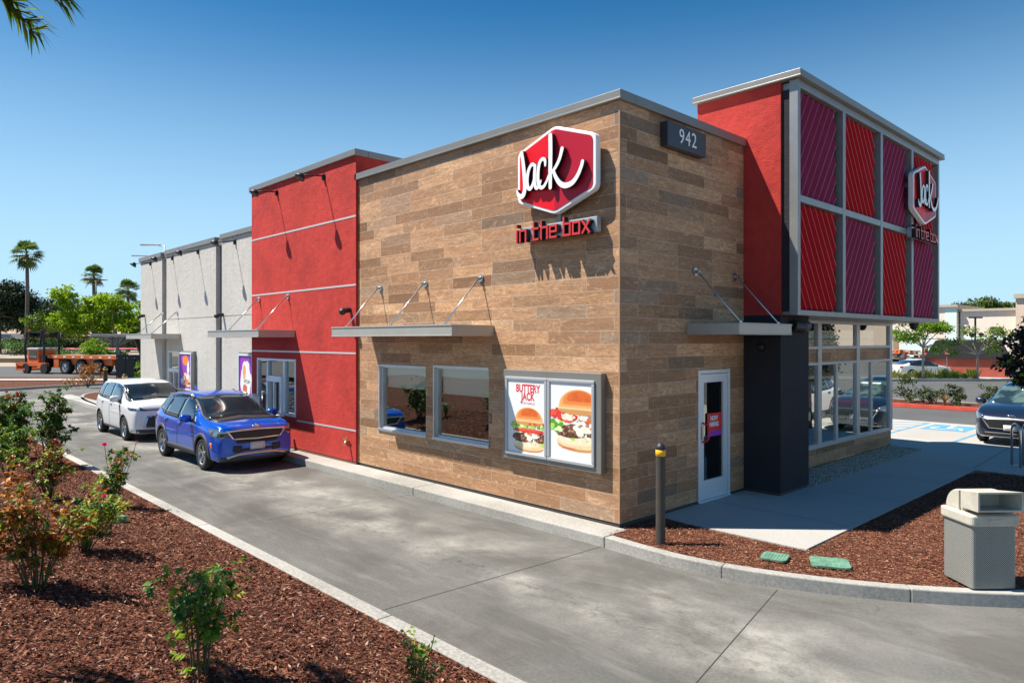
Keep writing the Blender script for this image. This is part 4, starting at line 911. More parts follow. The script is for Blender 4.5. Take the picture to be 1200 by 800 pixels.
def lid(label, c, sx, sy, rz):
    T = thing('valve_box_lid', label, 'valve lid', (*c, .15), rz)
    m = MB(); m.prism([(x, y, 0) for x, y in rounded([(-sx, -sy), (sx, -sy), (sx, sy), (-sx, sy)], .06, 3)], (0, 0, .03)); m.build('lid', 'valve_green', T, bevel=.006)
    m = MB()
    for i in range(7):
        x = -sx * .7 + i * sx * 1.4 / 6; m.box(x - .006, x + .006, -sy * .75, sy * .75, .03, .034)
    m.build('lid_ribs', 'valve_green', T)
lid('smaller green valve box lid in the mulch nearer the bollard', (2.215, .245), .155, .155, R(15)); lid('larger green valve box lid in the mulch nearer the bin', (2.78, .50), .22, .19, R(28))
m = MB(); T = thing('sprinkler_cap', 'small green irrigation cap in the mulch bed by the kerb', 'sprinkler', (-4.92, -5.21, .26)); m.lathe([(.07, -.05), (.075, .05), (.06, .065), (.001, .07)], 14); m.build('cap', 'valve_green', T, smooth=True)
# litter bin
T = thing('litter_bin', 'beige hooded litter bin with perforated sides in the mulch', 'litter bin', (4.19, 1.04, .14), R(-41.5))
s_ = .245; m = MB(); m.prism([(x, y, .03) for x, y in rounded([(-s_, -s_), (s_, -s_), (s_, s_), (-s_, s_)], .035, 3)], (0, 0, .68)); m.build('bin_body', 'perforated', T, smooth=False)
s_ = .272; m = MB(); m.prism([(x, y, .70) for x, y in rounded([(-s_, -s_), (s_, -s_), (s_, s_), (-s_, s_)], .05, 4)], (0, 0, .12)); m.build('lid_rim', 'bin_plastic', T, bevel=.02)
m = MB(); prof = [(-.262, .82)] + [(-.262 + .24 * (1 - math.cos(R(a_))), .83 + .215 * math.sin(R(a_))) for a_ in range(0, 91, 10)] + [(.06, 1.045), (.06, .82)]
m.prism([(x, -.20, z) for x, z in prof], (0, .40, 0)); m.build('hood', 'bin_plastic', T, bevel=.015)
m = MB(); a = [(.02, -.22, .86), (.02, .22, .86), (.02, .22, 1.04), (.02, -.22, 1.04)]; b = [(.34, -.25, .875), (.34, .25, .875), (.34, .25, 1.085), (.34, -.25, 1.085)]
def hollow(a, b, t=.018):
    A_ = [Vector(p) for p in a]; B_ = [Vector(p) for p in b]; ca = sum(A_, Vector()) / 4; cb_ = sum(B_, Vector()) / 4
    Bi = [cb_ + Vector(((p - cb_).x, (p - cb_).y * .92, (p - cb_).z * .82)) for p in B_]; Ai = [ca + Vector((0.02, (p - ca).y * .9, (p - ca).z * .8)) for p in A_]
    v = A_ + B_ + Bi + Ai
    for i in range(4):
        j = (i + 1) % 4; m.add([v[i], v[j], v[4 + j], v[4 + i]], [(0, 1, 2, 3)], 'bin_plastic'); m.add([v[4 + i], v[4 + j], v[8 + j], v[8 + i]], [(0, 1, 2, 3)], 'bin_plastic'); m.add([v[8 + i], v[8 + j], v[12 + j], v[12 + i]], [(0, 1, 2, 3)], 'bin_plastic')
    m.add(v[12:16], [(0, 1, 2, 3)], 'bin_dark'); m.add(v[0:4], [(0, 1, 2, 3)], 'bin_plastic')
hollow(a, b); m.build('chute', None, T)
m = MB(); m.box(-.03, -.005, -.225, -.2, .83, 1.04); m.box(.27, .28, -.08, .06, .75, .78); m.build('latch', 'bin_plastic', T, bevel=.004)
m = MB(); m.box(-.2, .2, -.2, .2, -.02, .03); m.build('base', 'bin_dark', T)
T = thing('bike_rack', 'grey steel bike rack of bent hoops on the walk at right edge', 'bike rack', (2.95, 9.78, .15), R(35))
for i in range(4):
    m = MB(); x = i * .22; m.tube([(x, 0, 0), (x, 0, .78)] + [(x, .18 - .18 * math.cos(R(a)), .78 + .14 * math.sin(R(a))) for a in range(20, 180, 20)] + [(x, .36, .78), (x, .36, 0)], .024, 10); m.build('hoop', 'steel', T, smooth=True)
m = MB(); m.box(-.05, .8, -.03, .03, .0, .012); m.box(-.05, .8, .33, .39, 0, .012); m.build('floor_rail', 'steel', T)
T = thing('utility_box', 'white utility box top showing behind the litter bin', 'utility box', (4.95, 2.55, .14), R(20)); m = MB(); m.box(-.12, .3, -.16, .16, 0, .98); m.build('cabinet', 'sign_white', T, bevel=.02); m = MB(); m.box(-.14, .32, -.18, .18, .98, 1.01); m.build('lid', 'sign_white', T, bevel=.008)
T = thing('paper_bag', 'white paper takeaway bag on the drive through window ledge', 'paper bag', (-11.9, -.2, .985)) 
m = MB(); m.add([(-.16, -.08, 0), (.16, -.08, 0), (.16, .08, 0), (-.16, .08, 0), (-.17, -.07, .42), (.17, -.09, .40), (.17, .06, .41), (-.16, .07, .43)], [(0, 1, 2, 3), (0, 1, 5, 4), (1, 2, 6, 5), (2, 3, 7, 6), (3, 0, 4, 7), (4, 5, 6, 7)], 'poster_white'); ell(m, -.03, .2, .03, .03, -.0835, 'letter_red'); m.build('bag', None, T)
m = MB(); m.box(-.25, .45, -.12, .12, -.02, -.001); o = m.build('service_shelf', 'white_frame', B); o.location = (-11.9, -.2, .985)
# ------------------------------------------------------------------ vehicles
def interp(tab, x):
    if x <= tab[0][0]: return tab[0][1]
    for (a, va), (b, vb) in zip(tab[:-1], tab[1:]):
        if x <= b:
            t = (x - a) / (b - a); t = t * t * (3 - 2 * t) * .35 + t * .65; return va + (vb - va) * t
    return tab[-1][1]
def car(name, label, cat, loc, rz, sp, group=None):
    """local x forward, y left, z up, origin on the ground"""
    T = thing(name, label, cat, loc, rz, group)
    top, belt, hw, rw, bot = sp['top'], sp['belt'], sp['hw'], sp['rw'], sp['bot']
    XS = sp['xs']; rings = []
    for x in XS:
        t = interp(top, x); h_ = interp(hw, x); b = interp(belt, x); r_ = interp(rw, x); z0 = interp(bot, x)
        b = min(b, t - .05); g_ = (t - b)
        if g_ < .16: r2 = h_ * .93; r_eff = h_ - (h_ - r2)
        else: r_eff = r_
        k_ = min(1, g_ / .4); rr = h_ * .90 * (1 - k_) + r_ * k_
        pts = [(0, z0), (h_ * .55, z0), (h_ * .90, z0 + .01), (h_ * .975, z0 + .07), (h_ * .995, z0 + (b - z0) * .35), (h_ * 1.0, z0 + (b - z0) * .62), (h_ * .985, b - .05), (h_ * .965, b),
               (h_ * .965 * (1 - .5) + rr * .5, b + g_ * .45), (rr, b + g_ * (.82 if k_ > .5 else .75)), (rr - .07 - .05 * k_, t - .02 * k_ - .005), (rr * .55, t), (0, t + .006)]
        rings.append([(x, y, z) for y, z in pts] + [(x, -y, z) for y, z in pts[-2:0:-1]])
    n = len(rings[0]); mb = MB(); vs = [v for r_ in rings for v in r_]
    fs = [(i * n + k, i * n + (k + 1) % n, (i + 1) * n + (k + 1) % n, (i + 1) * n + k) for i in range(len(rings) - 1) for k in range(n)]
    h2 = len(rings[0]) // 2
    for e in (0, len(rings) - 1):      # close each end with quads between the two sides
        for k in range(h2):
            a = e * n + k; b_ = e * n + k + 1; c_ = e * n + (n - k - 1) % n; d = e * n + (n - k) % n
            f = tuple(dict.fromkeys((a, b_, c_, d)))
            if len(f) > 2: fs.append(f)
    mb.add(vs, fs); body = mb.build('body', sp['paint'], T, smooth=True, subd=2)
    dg = bpy.context.evaluated_depsgraph_get(); dg.update()
    me = bpy.data.meshes.new_from_object(body.evaluated_get(dg)); body.modifiers.clear()
    bvh = BVHTree.FromPolygons([v.co.copy() for v in me.vertices], [tuple(p.vertices) for p in me.polygons])
    body.data = me; me.name = 'body'
    R_ = sp['wr']; AR = sp['arch']; wy = sp['track']
    if sp.get('cut', True):
        cm = MB()
        for wx in sp['axles']:
            for s in (-1, 1): cm.tube([(wx, s * (wy - .27), R_ + .01), (wx, s * (wy + .5), R_ + .01)], AR, 36)
        cu = cm.build('cutter', 'black_plastic', T)
        md = body.modifiers.new('b', 'BOOLEAN'); md.operation = 'DIFFERENCE'; md.object = cu; md.solver = 'EXACT'; md.material_mode = 'TRANSFER'
        if DBG:
            for o_ in (body, cu):
                bm = bmesh.new(); bm.from_mesh(o_.data); print('VOL', o_.name, bm.calc_volume(signed=True)); bm.free()
        dg = bpy.context.evaluated_depsgraph_get(); dg.update(); m2 = bpy.data.meshes.new_from_object(body.evaluated_get(dg)); body.modifiers.clear(); body.data = m2; m2.name = 'body'
        bpy.data.objects.remove(cu)
        m2.polygons.foreach_set('use_smooth', [True] * len(m2.polygons))
        try: m2.set_sharp_from_angle(angle=R(38))
        except Exception: pass
    def snap(p, off, dirv=None):
        p = Vector(p)
        if dirv is not None:
            d = Vector(dirv).normalized(); h_, nn, _, _ = bvh.ray_cast(p - d * 3, d)
            if h_ is not None: 
                if nn.dot(d) > 0: nn = -nn
                return h_ + nn * off
        l, nn, _, _ = bvh.find_nearest(p)
        if nn.dot(p - l) < 0 and (p - l).length > .02: nn = -nn
        if nn.dot(Vector((l.x * .3, l.y, l.z - .7))) < 0: nn = -nn
        return l + nn * off
    def resamp(P, n_):
        P = [Vector(p) for p in P]; L = [0]
        for a, b_ in zip(P[:-1], P[1:]): L.append(L[-1] + (b_ - a).length)
        out = []
        for i in range(n_):
            s = L[-1] * i / (n_ - 1); k = 0
            while k < len(L) - 2 and L[k + 1] < s: k += 1
            out.append(P[k].lerp(P[k + 1], (s - L[k]) / max(1e-6, L[k + 1] - L[k])))
        return out
    def decal(nm, lo, hi, mat, par=T, off=.008, nx=14, nz=6, d=None, mb=None):
        A_ = resamp(lo, nx); B_ = resamp(hi, nx); vs = []
        for j in range(-1, nz + 1):
            t = min(max(j / (nz - 1), 0), 1)
            for i in range(-1, nx + 1):
                ii = min(max(i, 0), nx - 1); p = A_[ii].lerp(B_[ii], t); edge = j in (-1, nz) or i in (-1, nx)
                vs.append(snap(p, -.006 if edge else off, d))
        w_ = nx + 2; fs = [(j * w_ + i, j * w_ + i + 1, (j + 1) * w_ + i + 1, (j + 1) * w_ + i) for j in range(nz + 1) for i in range(nx + 1)]
        q = mb or MB(); q.add(vs, fs, mat)
        return None if mb else q.build(nm, mat, par, smooth=True)
    D = lambda s: (0, -s, 0)
    for fn in sp['details']: fn(T, decal, snap, body)
    # wheels
    for wx in sp['axles']:
        for s in (-1, 1):
            W_ = bpy.data.objects.new('wheel', None); COL.objects.link(W_); W_.parent = T; W_.location = (wx, s * wy, R_); W_.empty_display_size = .1
            mx = Matrix.Rotation(R(-90 * s), 4, 'X')
            m = MB(); tw = sp.get('tw', .11); m.lathe([(R_ * .66, -tw), (R_ * .9, -tw), (R_ * .985, -tw * .75), (R_, -tw * .3), (R_, tw * .3), (R_ * .985, tw * .75), (R_ * .92, tw), (R_ * .70, tw * .98), (R_ * .66, tw * .85), (R_ * .66, -tw)], 36, None, mx); m.build('tyre', 'tyre', W_, smooth=True)
            m = MB(); m.lathe([(R_ * .70, tw * .95), (R_ * .665, tw * .9), (R_ * .62, tw * .5), (R_ * .6, -tw)], 30, 'rim', mx); m.lathe([(R_ * .6, tw * .1), (.001, tw * .1)], 24, 'rim_dark', mx)
            ns = sp.get('spokes', 5)
            for k in range(ns):
                a = 2 * math.pi * k / ns + .3
                for da in (-.16, .16):
                    c_, s_2 = math.cos(a + da), math.sin(a + da); c0, s0 = math.cos(a + da * .3), math.sin(a + da * .3); tx, ty = -s_2 * R_ * .045, c_ * R_ * .045
                    m.prism([(c0 * R_ * .12 - tx, s0 * R_ * .12 - ty, tw * .55), (c_ * R_ * .65 - tx, s_2 * R_ * .65 - ty, tw * .78), (c_ * R_ * .65 + tx, s_2 * R_ * .65 + ty, tw * .78), (c0 * R_ * .12 + tx, s0 * R_ * .12 + ty, tw * .55)], (0, 0, -.035), 'rim', mx)
            m.lathe([(R_ * .16, tw * .5), (R_ * .15, tw * .72), (.001, tw * .75)], 16, 'rim', mx); m.build('rim', None, W_)
    return T
def mirror_pair(T, x, y, z, mat, s_=1.0):
    for s in (-1, 1):
        m = MB(); m.lathe([(.001, -.12), (.06, -.11), (.088, -.05), (.09, .04), (.07, .10), (.001, .12)], 14, None, Matrix.Translation((x, s * (y + .12), z)) @ Matrix.Rotation(R(90), 4, 'X') @ Matrix.Diagonal((.75 * s_, 1 * s_, 1.05 * s_, 1)))
        o = m.build('wing_mirror', mat, T, smooth=True)
        m = MB(); m.tube([(x + .02, s * (y - .03), z - .07), (x + .01, s * (y + .06), z - .05)], .025, 8); m.build('mirror_stalk', 'black_plastic', o)
def slab(T, nm, pts, th, mat):
    m = MB(); m.prism(pts, (th, 0, 0)); return m.build(nm, mat, T, bevel=.006)
def sides(decal, T, win_lo, win_hi, splits, pil=.03, seams=(), handles=(), belt_z=1.0, line='black_plastic'):
    """side glass as separate windows between the splits (x positions)"""
    for s in (-1, 1):
        def at_(P, x):
            for (a, b) in zip(P[:-1], P[1:]):
                if a[0] <= x <= b[0]: t = (x - a[0]) / (b[0] - a[0]); return (x, s * 1.2, a[1] + (b[1] - a[1]) * t)
            return (x, s * 1.2, P[0][1] if x < P[0][0] else P[-1][1])
        decal('window_surround', [(x - (.035 if i == 0 else 0) + (.04 if i == len(win_lo) - 1 else 0), s * 1.2, z - .025) for i, (x, z) in enumerate(win_lo)], [(x, s * 1.2, z + .02) for x, z in win_hi], 'black_plastic', off=.004, nx=30, nz=8, d=(0, -s, 0))
        for a, b in zip(splits[:-1], splits[1:]):
            xs_ = [a + pil + (b - a - 2 * pil) * i / 8 for i in range(9)]
            decal('side_window', [at_(win_lo, x) for x in xs_], [at_(win_hi, x) for x in xs_], 'car_glass', off=.009, nx=12, nz=6, d=(0, -s, 0))
        for (xa, za, xb, zb) in seams:
            decal('door_seam', [(xa - .006, s * 1.2, za), (xb - .006, s * 1.2, zb)][:2], [(xa + .006, s * 1.2, za), (xb + .006, s * 1.2, zb)], line, off=.0035, nx=10, nz=2, d=(0, -s, 0))
        for (x, z) in handles:
            decal('door_handle', [(x - .09, s * 1.2, z - .016), (x + .09, s * 1.2, z - .016)], [(x - .09, s * 1.2, z + .018), (x + .09, s * 1.2, z + .018)], T['paint'], off=.03, nx=6, nz=3, d=(0, -s, 0))
def arches(decal, T, axles, cz, r0, r1, mat='clad', sill=(.20, .36), x0=None, x1=None):
    for s in (-1, 1):
        for wx in axles:
            A_ = [R(a) for a in range(-8, 189, 12)]
            decal('wheel_arch_trim', [(wx + r0 * math.cos(a), s * 1.2, cz + r0 * math.sin(a)) for a in A_], [(wx + r1 * math.cos(a), s * 1.2, cz + r1 * math.sin(a)) for a in A_], mat, off=.014, nx=26, nz=3, d=(0, -s, 0))
        decal('sill_trim', [(axles[0] + r0, s * 1.2, sill[0]), (axles[1] - r0, s * 1.2, sill[0])], [(axles[0] + r0, s * 1.2, sill[1]), (axles[1] - r0, s * 1.2, sill[1])], mat, off=.012, nx=16, nz=4, d=(0, -s, 0))
FR = (-1, 0, 0)
def YZ(pts, x=3.0): return [(x, y, z) for y, z in pts]

# --- small blue SUV
def seltos(T, decal, snap, body):
    T['paint'] = 'paint_blue'
    sides(decal, T, [(-1.72, 1.18), (-1.2, 1.05), (0, 1.0), (.95, .985)], [(-1.45, 1.40), (-.9, 1.475), (0, 1.49), (.42, 1.36)], (-1.70, -1.15, -.22, .80), seams=((.88, .30, .92, .96), (-.22, .30, -.22, 1.0), (-1.0, .62, -1.12, 1.02)), handles=((-.05, .9), (-1.0, .93)))
    arches(decal, T, (-1.35, 1.38), .345, .375, .455, sill=(.24, .40))
    decal('windscreen', YZ([(-.70, 1.07), (0, 1.10), (.70, 1.07)]), YZ([(-.60, 1.47), (0, 1.495), (.60, 1.47)]), 'screen_glass', off=.008, nx=22, nz=10, d=FR)
    for s in (-1, 1): decal('windscreen_pillar', YZ([(s * .71, 1.06), (s * .77, 1.05)]), YZ([(s * .595, 1.48), (s * .64, 1.47)]), 'black_plastic', off=.006, nx=4, nz=10, d=FR)
    decal('cowl', YZ([(-.72, 1.035), (0, 1.06), (.72, 1.035)]), YZ([(-.71, 1.08), (0, 1.115), (.71, 1.08)]), 'black_plastic', off=.006, nx=22, nz=3, d=FR)
    decal('roof_edge', YZ([(-.60, 1.475), (0, 1.50), (.60, 1.475)]), YZ([(-.6, 1.49), (0, 1.515), (.6, 1.49)]), 'black_plastic', off=.005, nx=22, nz=3, d=FR)
    decal('grille', YZ([(-.48, .67), (0, .65), (.48, .67)]), YZ([(-.60, .86), (0, .87), (.60, .86)]), 'black_plastic', off=.012, nx=24, nz=6, d=FR)
    for s_, lo, hi in ((0, [(-.66, .85), (0, .865), (.66, .85)], [(-.68, .88), (0, .898), (.68, .88)]), (0, [(-.5, .685), (0, .665), (.5, .685)], [(-.49, .715), (0, .70), (.49, .715)])):
        decal('grille_surround', YZ(lo), YZ(hi), 'chrome', off=.022, nx=24, nz=3, d=FR)
    for s in (-1, 1):
        decal('grille_surround', YZ([(s * .49, .685), (s * .53, .695)]), YZ([(s * .62, .85), (s * .67, .86)]), 'chrome', off=.022, nx=4, nz=6, d=FR)
        h = decal('headlight', [(2.3, s * .58, .76), (2.2, s * .76, .73), (2.0, s * .90, .75), (1.85, s * .93, .80)], [(2.3, s * .60, .86), (2.2, s * .74, .90), (1.98, s * .87, .94), (1.72, s * .93, .95)], 'lamp_glass', off=.012, nx=14, nz=6)
        decal('headlight_lens', [(2.25, s * .60, .755), (2.1, s * .84, .745)], [(2.25, s * .60, .83), (2.1, s * .86, .84)], 'car_glass', h, off=.02, nx=8, nz=4)
        decal('fog_light', YZ([(s * .62, .41), (s * .80, .42)]), YZ([(s * .61, .55), (s * .80, .56)]), 'black_plastic', off=.01, nx=8, nz=5, d=(-1, -s * .35, 0))
        decal('side_marker', [(1.93, s * 1.2, .50), (1.98, s * 1.2, .50)], [(1.88, s * 1.2, .63), (1.93, s * 1.2, .63)], 'amber', off=.016, nx=4, nz=4, d=(0, -s, 0))
        decal('tail_light', [(-2.12, s * .95, .86), (-1.95, s * .95, .86)], [(-2.1, s * .95, 1.02), (-1.88, s * .95, 1.02)], 'tail_red', off=.012, nx=5, nz=5)
    decal('lower_grille', YZ([(-.44, .60), (0, .59), (.44, .60)]), YZ([(-.50, .675), (0, .655), (.50, .675)]), 'black_plastic', off=.008, nx=20, nz=3, d=FR)
    decal('lower_intake', YZ([(-.50, .43), (0, .43), (.50, .43)]), YZ([(-.56, .49), (0, .49), (.56, .49)]), 'black_plastic', off=.008, nx=20, nz=4, d=FR)
    decal('bumper_skirt', YZ([(-.86, .20), (0, .2), (.86, .20)]), YZ([(-.84, .34), (0, .30), (.84, .34)]), 'clad', off=.01, nx=24, nz=5, d=FR)
    decal('skid_trim', YZ([(-.64, .29), (-.4, .335), (0, .34), (.4, .335), (.64, .29)]), YZ([(-.68, .345), (-.42, .405), (0, .41), (.42, .405), (.68, .345)]), 'rim', off=.03, nx=24, nz=3, d=FR)
    decal('number_plate', YZ([(-.16, .46), (.16, .46)]), YZ([(-.16, .61), (.16, .61)]), 'plate', off=.035, nx=5, nz=3, d=FR)
    decal('emblem', YZ([(-.085, .925), (.085, .925)]), YZ([(-.085, .96), (.085, .96)]), 'chrome', off=.016, nx=6, nz=3, d=FR)
    mirror_pair(T, .68, .90, 1.06, 'paint_blue', 1.05)
    for s in (-1, 1):
        m = MB(); m.tube([snap((x, s * .60, 2), .035, (0, 0, -1)) for x in (.15, -.2, -.7, -1.2, -1.6)], .02, 6); m.build('roof_rail', 'rim', T, smooth=True)
    m = MB(); m.prism([(-1.55, -.01, 1.56), (-1.72, -.01, 1.56), (-1.72, -.01, 1.65), (-1.68, -.01, 1.66)], (0, .02, 0)); m.build('roof_antenna', 'paint_blue', T)
ST = dict(paint='paint_blue', wr=.345, arch=.395, track=.80, axles=(-1.35, 1.38), spokes=5,
  xs=[-2.22, -2.18, -2.05, -1.9, -1.7, -1.35, -.9, -.4, .05, .4, .7, .95, 1.15, 1.5, 1.85, 2.05, 2.16, 2.22],
  top=[(-2.22, .86), (-2.18, 1.0), (-2.05, 1.12), (-1.9, 1.46), (-1.7, 1.53), (-1.0, 1.575), (-.4, 1.59), (.18, 1.55), (.48, 1.42), (.98, 1.13), (1.15, 1.10), (1.6, 1.07), (1.95, 1.03), (2.08, 1.0), (2.17, .95), (2.22, .88)],
  belt=[(-2.2, .95), (-1.6, 1.03), (0, .985), (1.0, .97), (1.8, .90), (2.22, .70)],
  hw=[(-2.22, .66), (-2.18, .78), (-2.05, .87), (-1.7, .915), (-1.3, .93), (0, .915), (1.4, .93), (1.8, .915), (2.05, .87), (2.16, .82), (2.22, .74)],
  rw=[(-2.2, .62), (-1.9, .62), (0, .66), (.4, .68), (1.0, .78), (2.2, .8)],
  bot=[(-2.22, .42), (-2.1, .28), (-1.6, .22), (1.6, .22), (2.05, .19), (2.16, .22), (2.22, .30)], details=[seltos])
car('parked_car', 'blue compact SUV stopped at the drive through window', 'car', (-10.90, -1.50, 0), 0, ST).scale = (.955, 1, 1.02)

# --- boxy white hatchback
def soul(T, decal, snap, body):
    T['paint'] = 'paint_white'
    sides(decal, T, [(-1.75, 1.16), (-1.2, 1.10), (0, 1.06), (1.0, 1.02)], [(-1.68, 1.44), (-.9, 1.50), (0, 1.50), (.60, 1.42)], (-1.72, -1.15, -.22, .88), seams=((.95, .30, .95, 1.0), (-.22, .30, -.22, 1.05), (-1.0, .62, -1.1, 1.05)), handles=((-.05, .95), (-1.0, .97)))
    arches(decal, T, (-1.33, 1.33), .335, .37, .40, sill=(.22, .32))
    decal('windscreen', YZ([(-.72, 1.10), (0, 1.13), (.72, 1.10)]), YZ([(-.66, 1.50), (0, 1.525), (.66, 1.50)]), 'screen_glass', off=.008, nx=22, nz=10, d=FR)
    for s in (-1, 1):
        decal('windscreen_pillar', YZ([(s * .74, 1.09), (s * .79, 1.07)]), YZ([(s * .67, 1.5), (s * .71, 1.5)]), 'black_plastic', off=.006, nx=4, nz=8, d=FR)
        decal('headlight', [(2.1, s * .45, .845), (2.0, s * .7, .845), (1.85, s * .85, .86), (1.7, s * .90, .89)], [(2.1, s * .45, .875), (2.0, s * .7, .89), (1.82, s * .84, .92), (1.62, s * .90, .945)], 'car_glass', off=.012, nx=14, nz=4)
        h = decal('fog_light', YZ([(s * .56, .50), (s * .80, .52)]), YZ([(s * .58, .70), (s * .82, .70)]), 'black_plastic', off=.012, nx=8, nz=6, d=(-1, -s * .5, 0))
        decal('fog_lens', YZ([(s * .61, .54), (s * .76, .56)]), YZ([(s * .62, .66), (s * .77, .67)]), 'lamp_glass', h, off=.02, nx=6, nz=5, d=(-1, -s * .5, 0))
        decal('tail_light', [(-2.05, s * .9, .95), (-1.95, s * .95, .95)], [(-2.0, s * .8, 1.4), (-1.85, s * .8, 1.4)], 'tail_red', off=.012, nx=4, nz=5)
    decal('grille_bar', YZ([(-.5, .85), (0, .855), (.5, .85)]), YZ([(-.5, .875), (0, .885), (.5, .875)]), 'black_plastic', off=.012, nx=20, nz=3, d=FR)
    decal('grille_surround', YZ([(-.60, .385), (0, .365), (.60, .385)]), YZ([(-.50, .70), (0, .72), (.50, .70)]), 'rim', off=.012, nx=20, nz=6, d=FR)
    decal('grille', YZ([(-.54, .42), (0, .40), (.54, .42)]), YZ([(-.46, .665), (0, .685), (.46, .665)]), 'black_plastic', off=.02, nx=20, nz=6, d=FR)
    decal('bumper_skirt', YZ([(-.84, .2), (0, .2), (.84, .2)]), YZ([(-.84, .35), (0, .33), (.84, .35)]), 'clad', off=.008, nx=22, nz=4, d=FR)
    decal('emblem', YZ([(-.07, .915), (.07, .915)]), YZ([(-.07, .945), (.07, .945)]), 'black_plastic', off=.014, nx=6, nz=3, d=FR)
    decal('side_decal_strip', [(.86, -1.2, .93), (.98, -1.2, .78)], [(.90, -1.2, .95), (1.02, -1.2, .80)], 'black_plastic', off=.006, nx=6, nz=2, d=(0, 1, 0))
    mirror_pair(T, .80, .88, 1.13, 'paint_white', 1.05)
SO = dict(paint='paint_white', wr=.335, arch=.375, track=.79, axles=(-1.33, 1.33), spokes=5,
  xs=[-2.1, -2.06, -1.98, -1.85, -1.6, -1.3, -.9, -.4, .2, .5, .75, .98, 1.15, 1.5, 1.8, 1.98, 2.08, 2.13],
  top=[(-2.1, .9), (-2.06, 1.15), (-1.98, 1.4), (-1.85, 1.56), (-1.6, 1.60), (-.4, 1.63), (.36, 1.60), (.62, 1.50), (1.0, 1.17), (1.15, 1.14), (1.6, 1.11), (1.88, 1.08), (2.02, 1.03), (2.10, .96), (2.13, .90)],
  belt=[(-2.1, 1.0), (-1.6, 1.07), (0, 1.04), (1.0, 1.01), (1.8, .94), (2.13, .78)],
  hw=[(-2.1, .70), (-2.06, .80), (-1.98, .86), (-1.6, .905), (0, .90), (1.3, .91), (1.7, .90), (1.95, .86), (2.08, .80), (2.13, .72)],
  rw=[(-2.1, .66), (-1.8, .68), (0, .70), (.5, .71), (1.0, .78), (2.2, .78)],
  bot=[(-2.1, .40), (-1.9, .26), (-1.6, .2), (1.6, .2), (1.95, .19), (2.08, .22), (2.13, .30)], details=[soul])
car('parked_car', 'boxy white hatchback waiting behind the blue SUV', 'car', (-17.05, -1.42, 0), 0, SO).scale = (.96, 1, 1.02)

# --- dark blue crossover seen from the front
def escape(T, decal, snap, body):
    T['paint'] = 'paint_navy'
    sides(decal, T, [(-1.8, 1.2), (-1.2, 1.08), (0, 1.02), (1.0, 1.0)], [(-1.5, 1.42), (-.9, 1.5), (0, 1.52), (.45, 1.38)], (-1.75, -1.15, -.22, .85), seams=((.92, .30, .95, .98), (-.22, .30, -.22, 1.0)), handles=((-.05, .92), (-1.0, .95)))
    arches(decal, T, (-1.42, 1.42), .36, .39, .42, sill=(.24, .32))
    decal('windscreen', YZ([(-.74, 1.08), (0, 1.11), (.74, 1.08)]), YZ([(-.62, 1.49), (0, 1.52), (.62, 1.49)]), 'windscreen_lit', off=.008, nx=22, nz=10, d=FR)
    decal('sun_shade', YZ([(-.1, 1.41), (.55, 1.40)]), YZ([(-.1, 1.455), (.52, 1.445)]), 'mint_stucco', off=.012, nx=8, nz=3, d=FR)
    decal('grille_surround', YZ([(-.50, .46), (0, .45), (.50, .46)]), YZ([(-.68, .74), (0, .76), (.68, .74)]), 'rim', off=.010, nx=20, nz=6, d=FR)
    decal('grille', YZ([(-.48, .48), (0, .47), (.48, .48)]), YZ([(-.64, .72), (0, .74), (.64, .72)]), 'black_plastic', off=.02, nx=20, nz=6, d=FR)
    decal('number_plate', YZ([(-.16, .42), (.16, .42)]), YZ([(-.16, .57), (.16, .57)]), 'plate', off=.035, nx=5, nz=3, d=FR)
    decal('emblem', YZ([(-.10, .80), (.10, .80)]), YZ([(-.09, .85), (.09, .85)]), 'chrome', off=.014, nx=6, nz=3, d=FR)
    decal('lower_intake', YZ([(-.62, .28), (.62, .28)]), YZ([(-.66, .36), (.66, .36)]), 'black_plastic', off=.012, nx=16, nz=3, d=FR)
    decal('skid_trim', YZ([(-.70, .235), (.70, .235)]), YZ([(-.72, .265), (.72, .265)]), 'rim', off=.018, nx=16, nz=3, d=FR)
    for s in (-1, 1):
        decal('headlight', [(2.35, s * .66, .74), (2.2, s * .82, .70), (2.05, s * .9, .76), (1.9, s * .95, .80)], [(2.3, s * .62, .82), (2.15, s * .80, .88), (1.95, s * .9, .94), (1.7, s * .95, .96)], 'lamp_glass', off=.012, nx=14, nz=6)
        decal('fog_light', YZ([(s * .72, .48), (s * .82, .50)]), YZ([(s * .72, .60), (s * .81, .60)]), 'black_plastic', off=.012, nx=6, nz=4, d=(-1, -s * .5, 0))
    mirror_pair(T, .75, .92, 1.08, 'paint_navy', 1.1)
m_, h_, b_ = base('windscreen_lit'); setp(b_, .03, 0, .9, 1); h_.link(h_.ramp(h_.noise(h_.new('ShaderNodeTexCoord').outputs['Object'], 2.2, 2), [(.42, (.02, .03, .03)), (.56, (.10, .16, .13))]), b_.inputs['Base Color'])
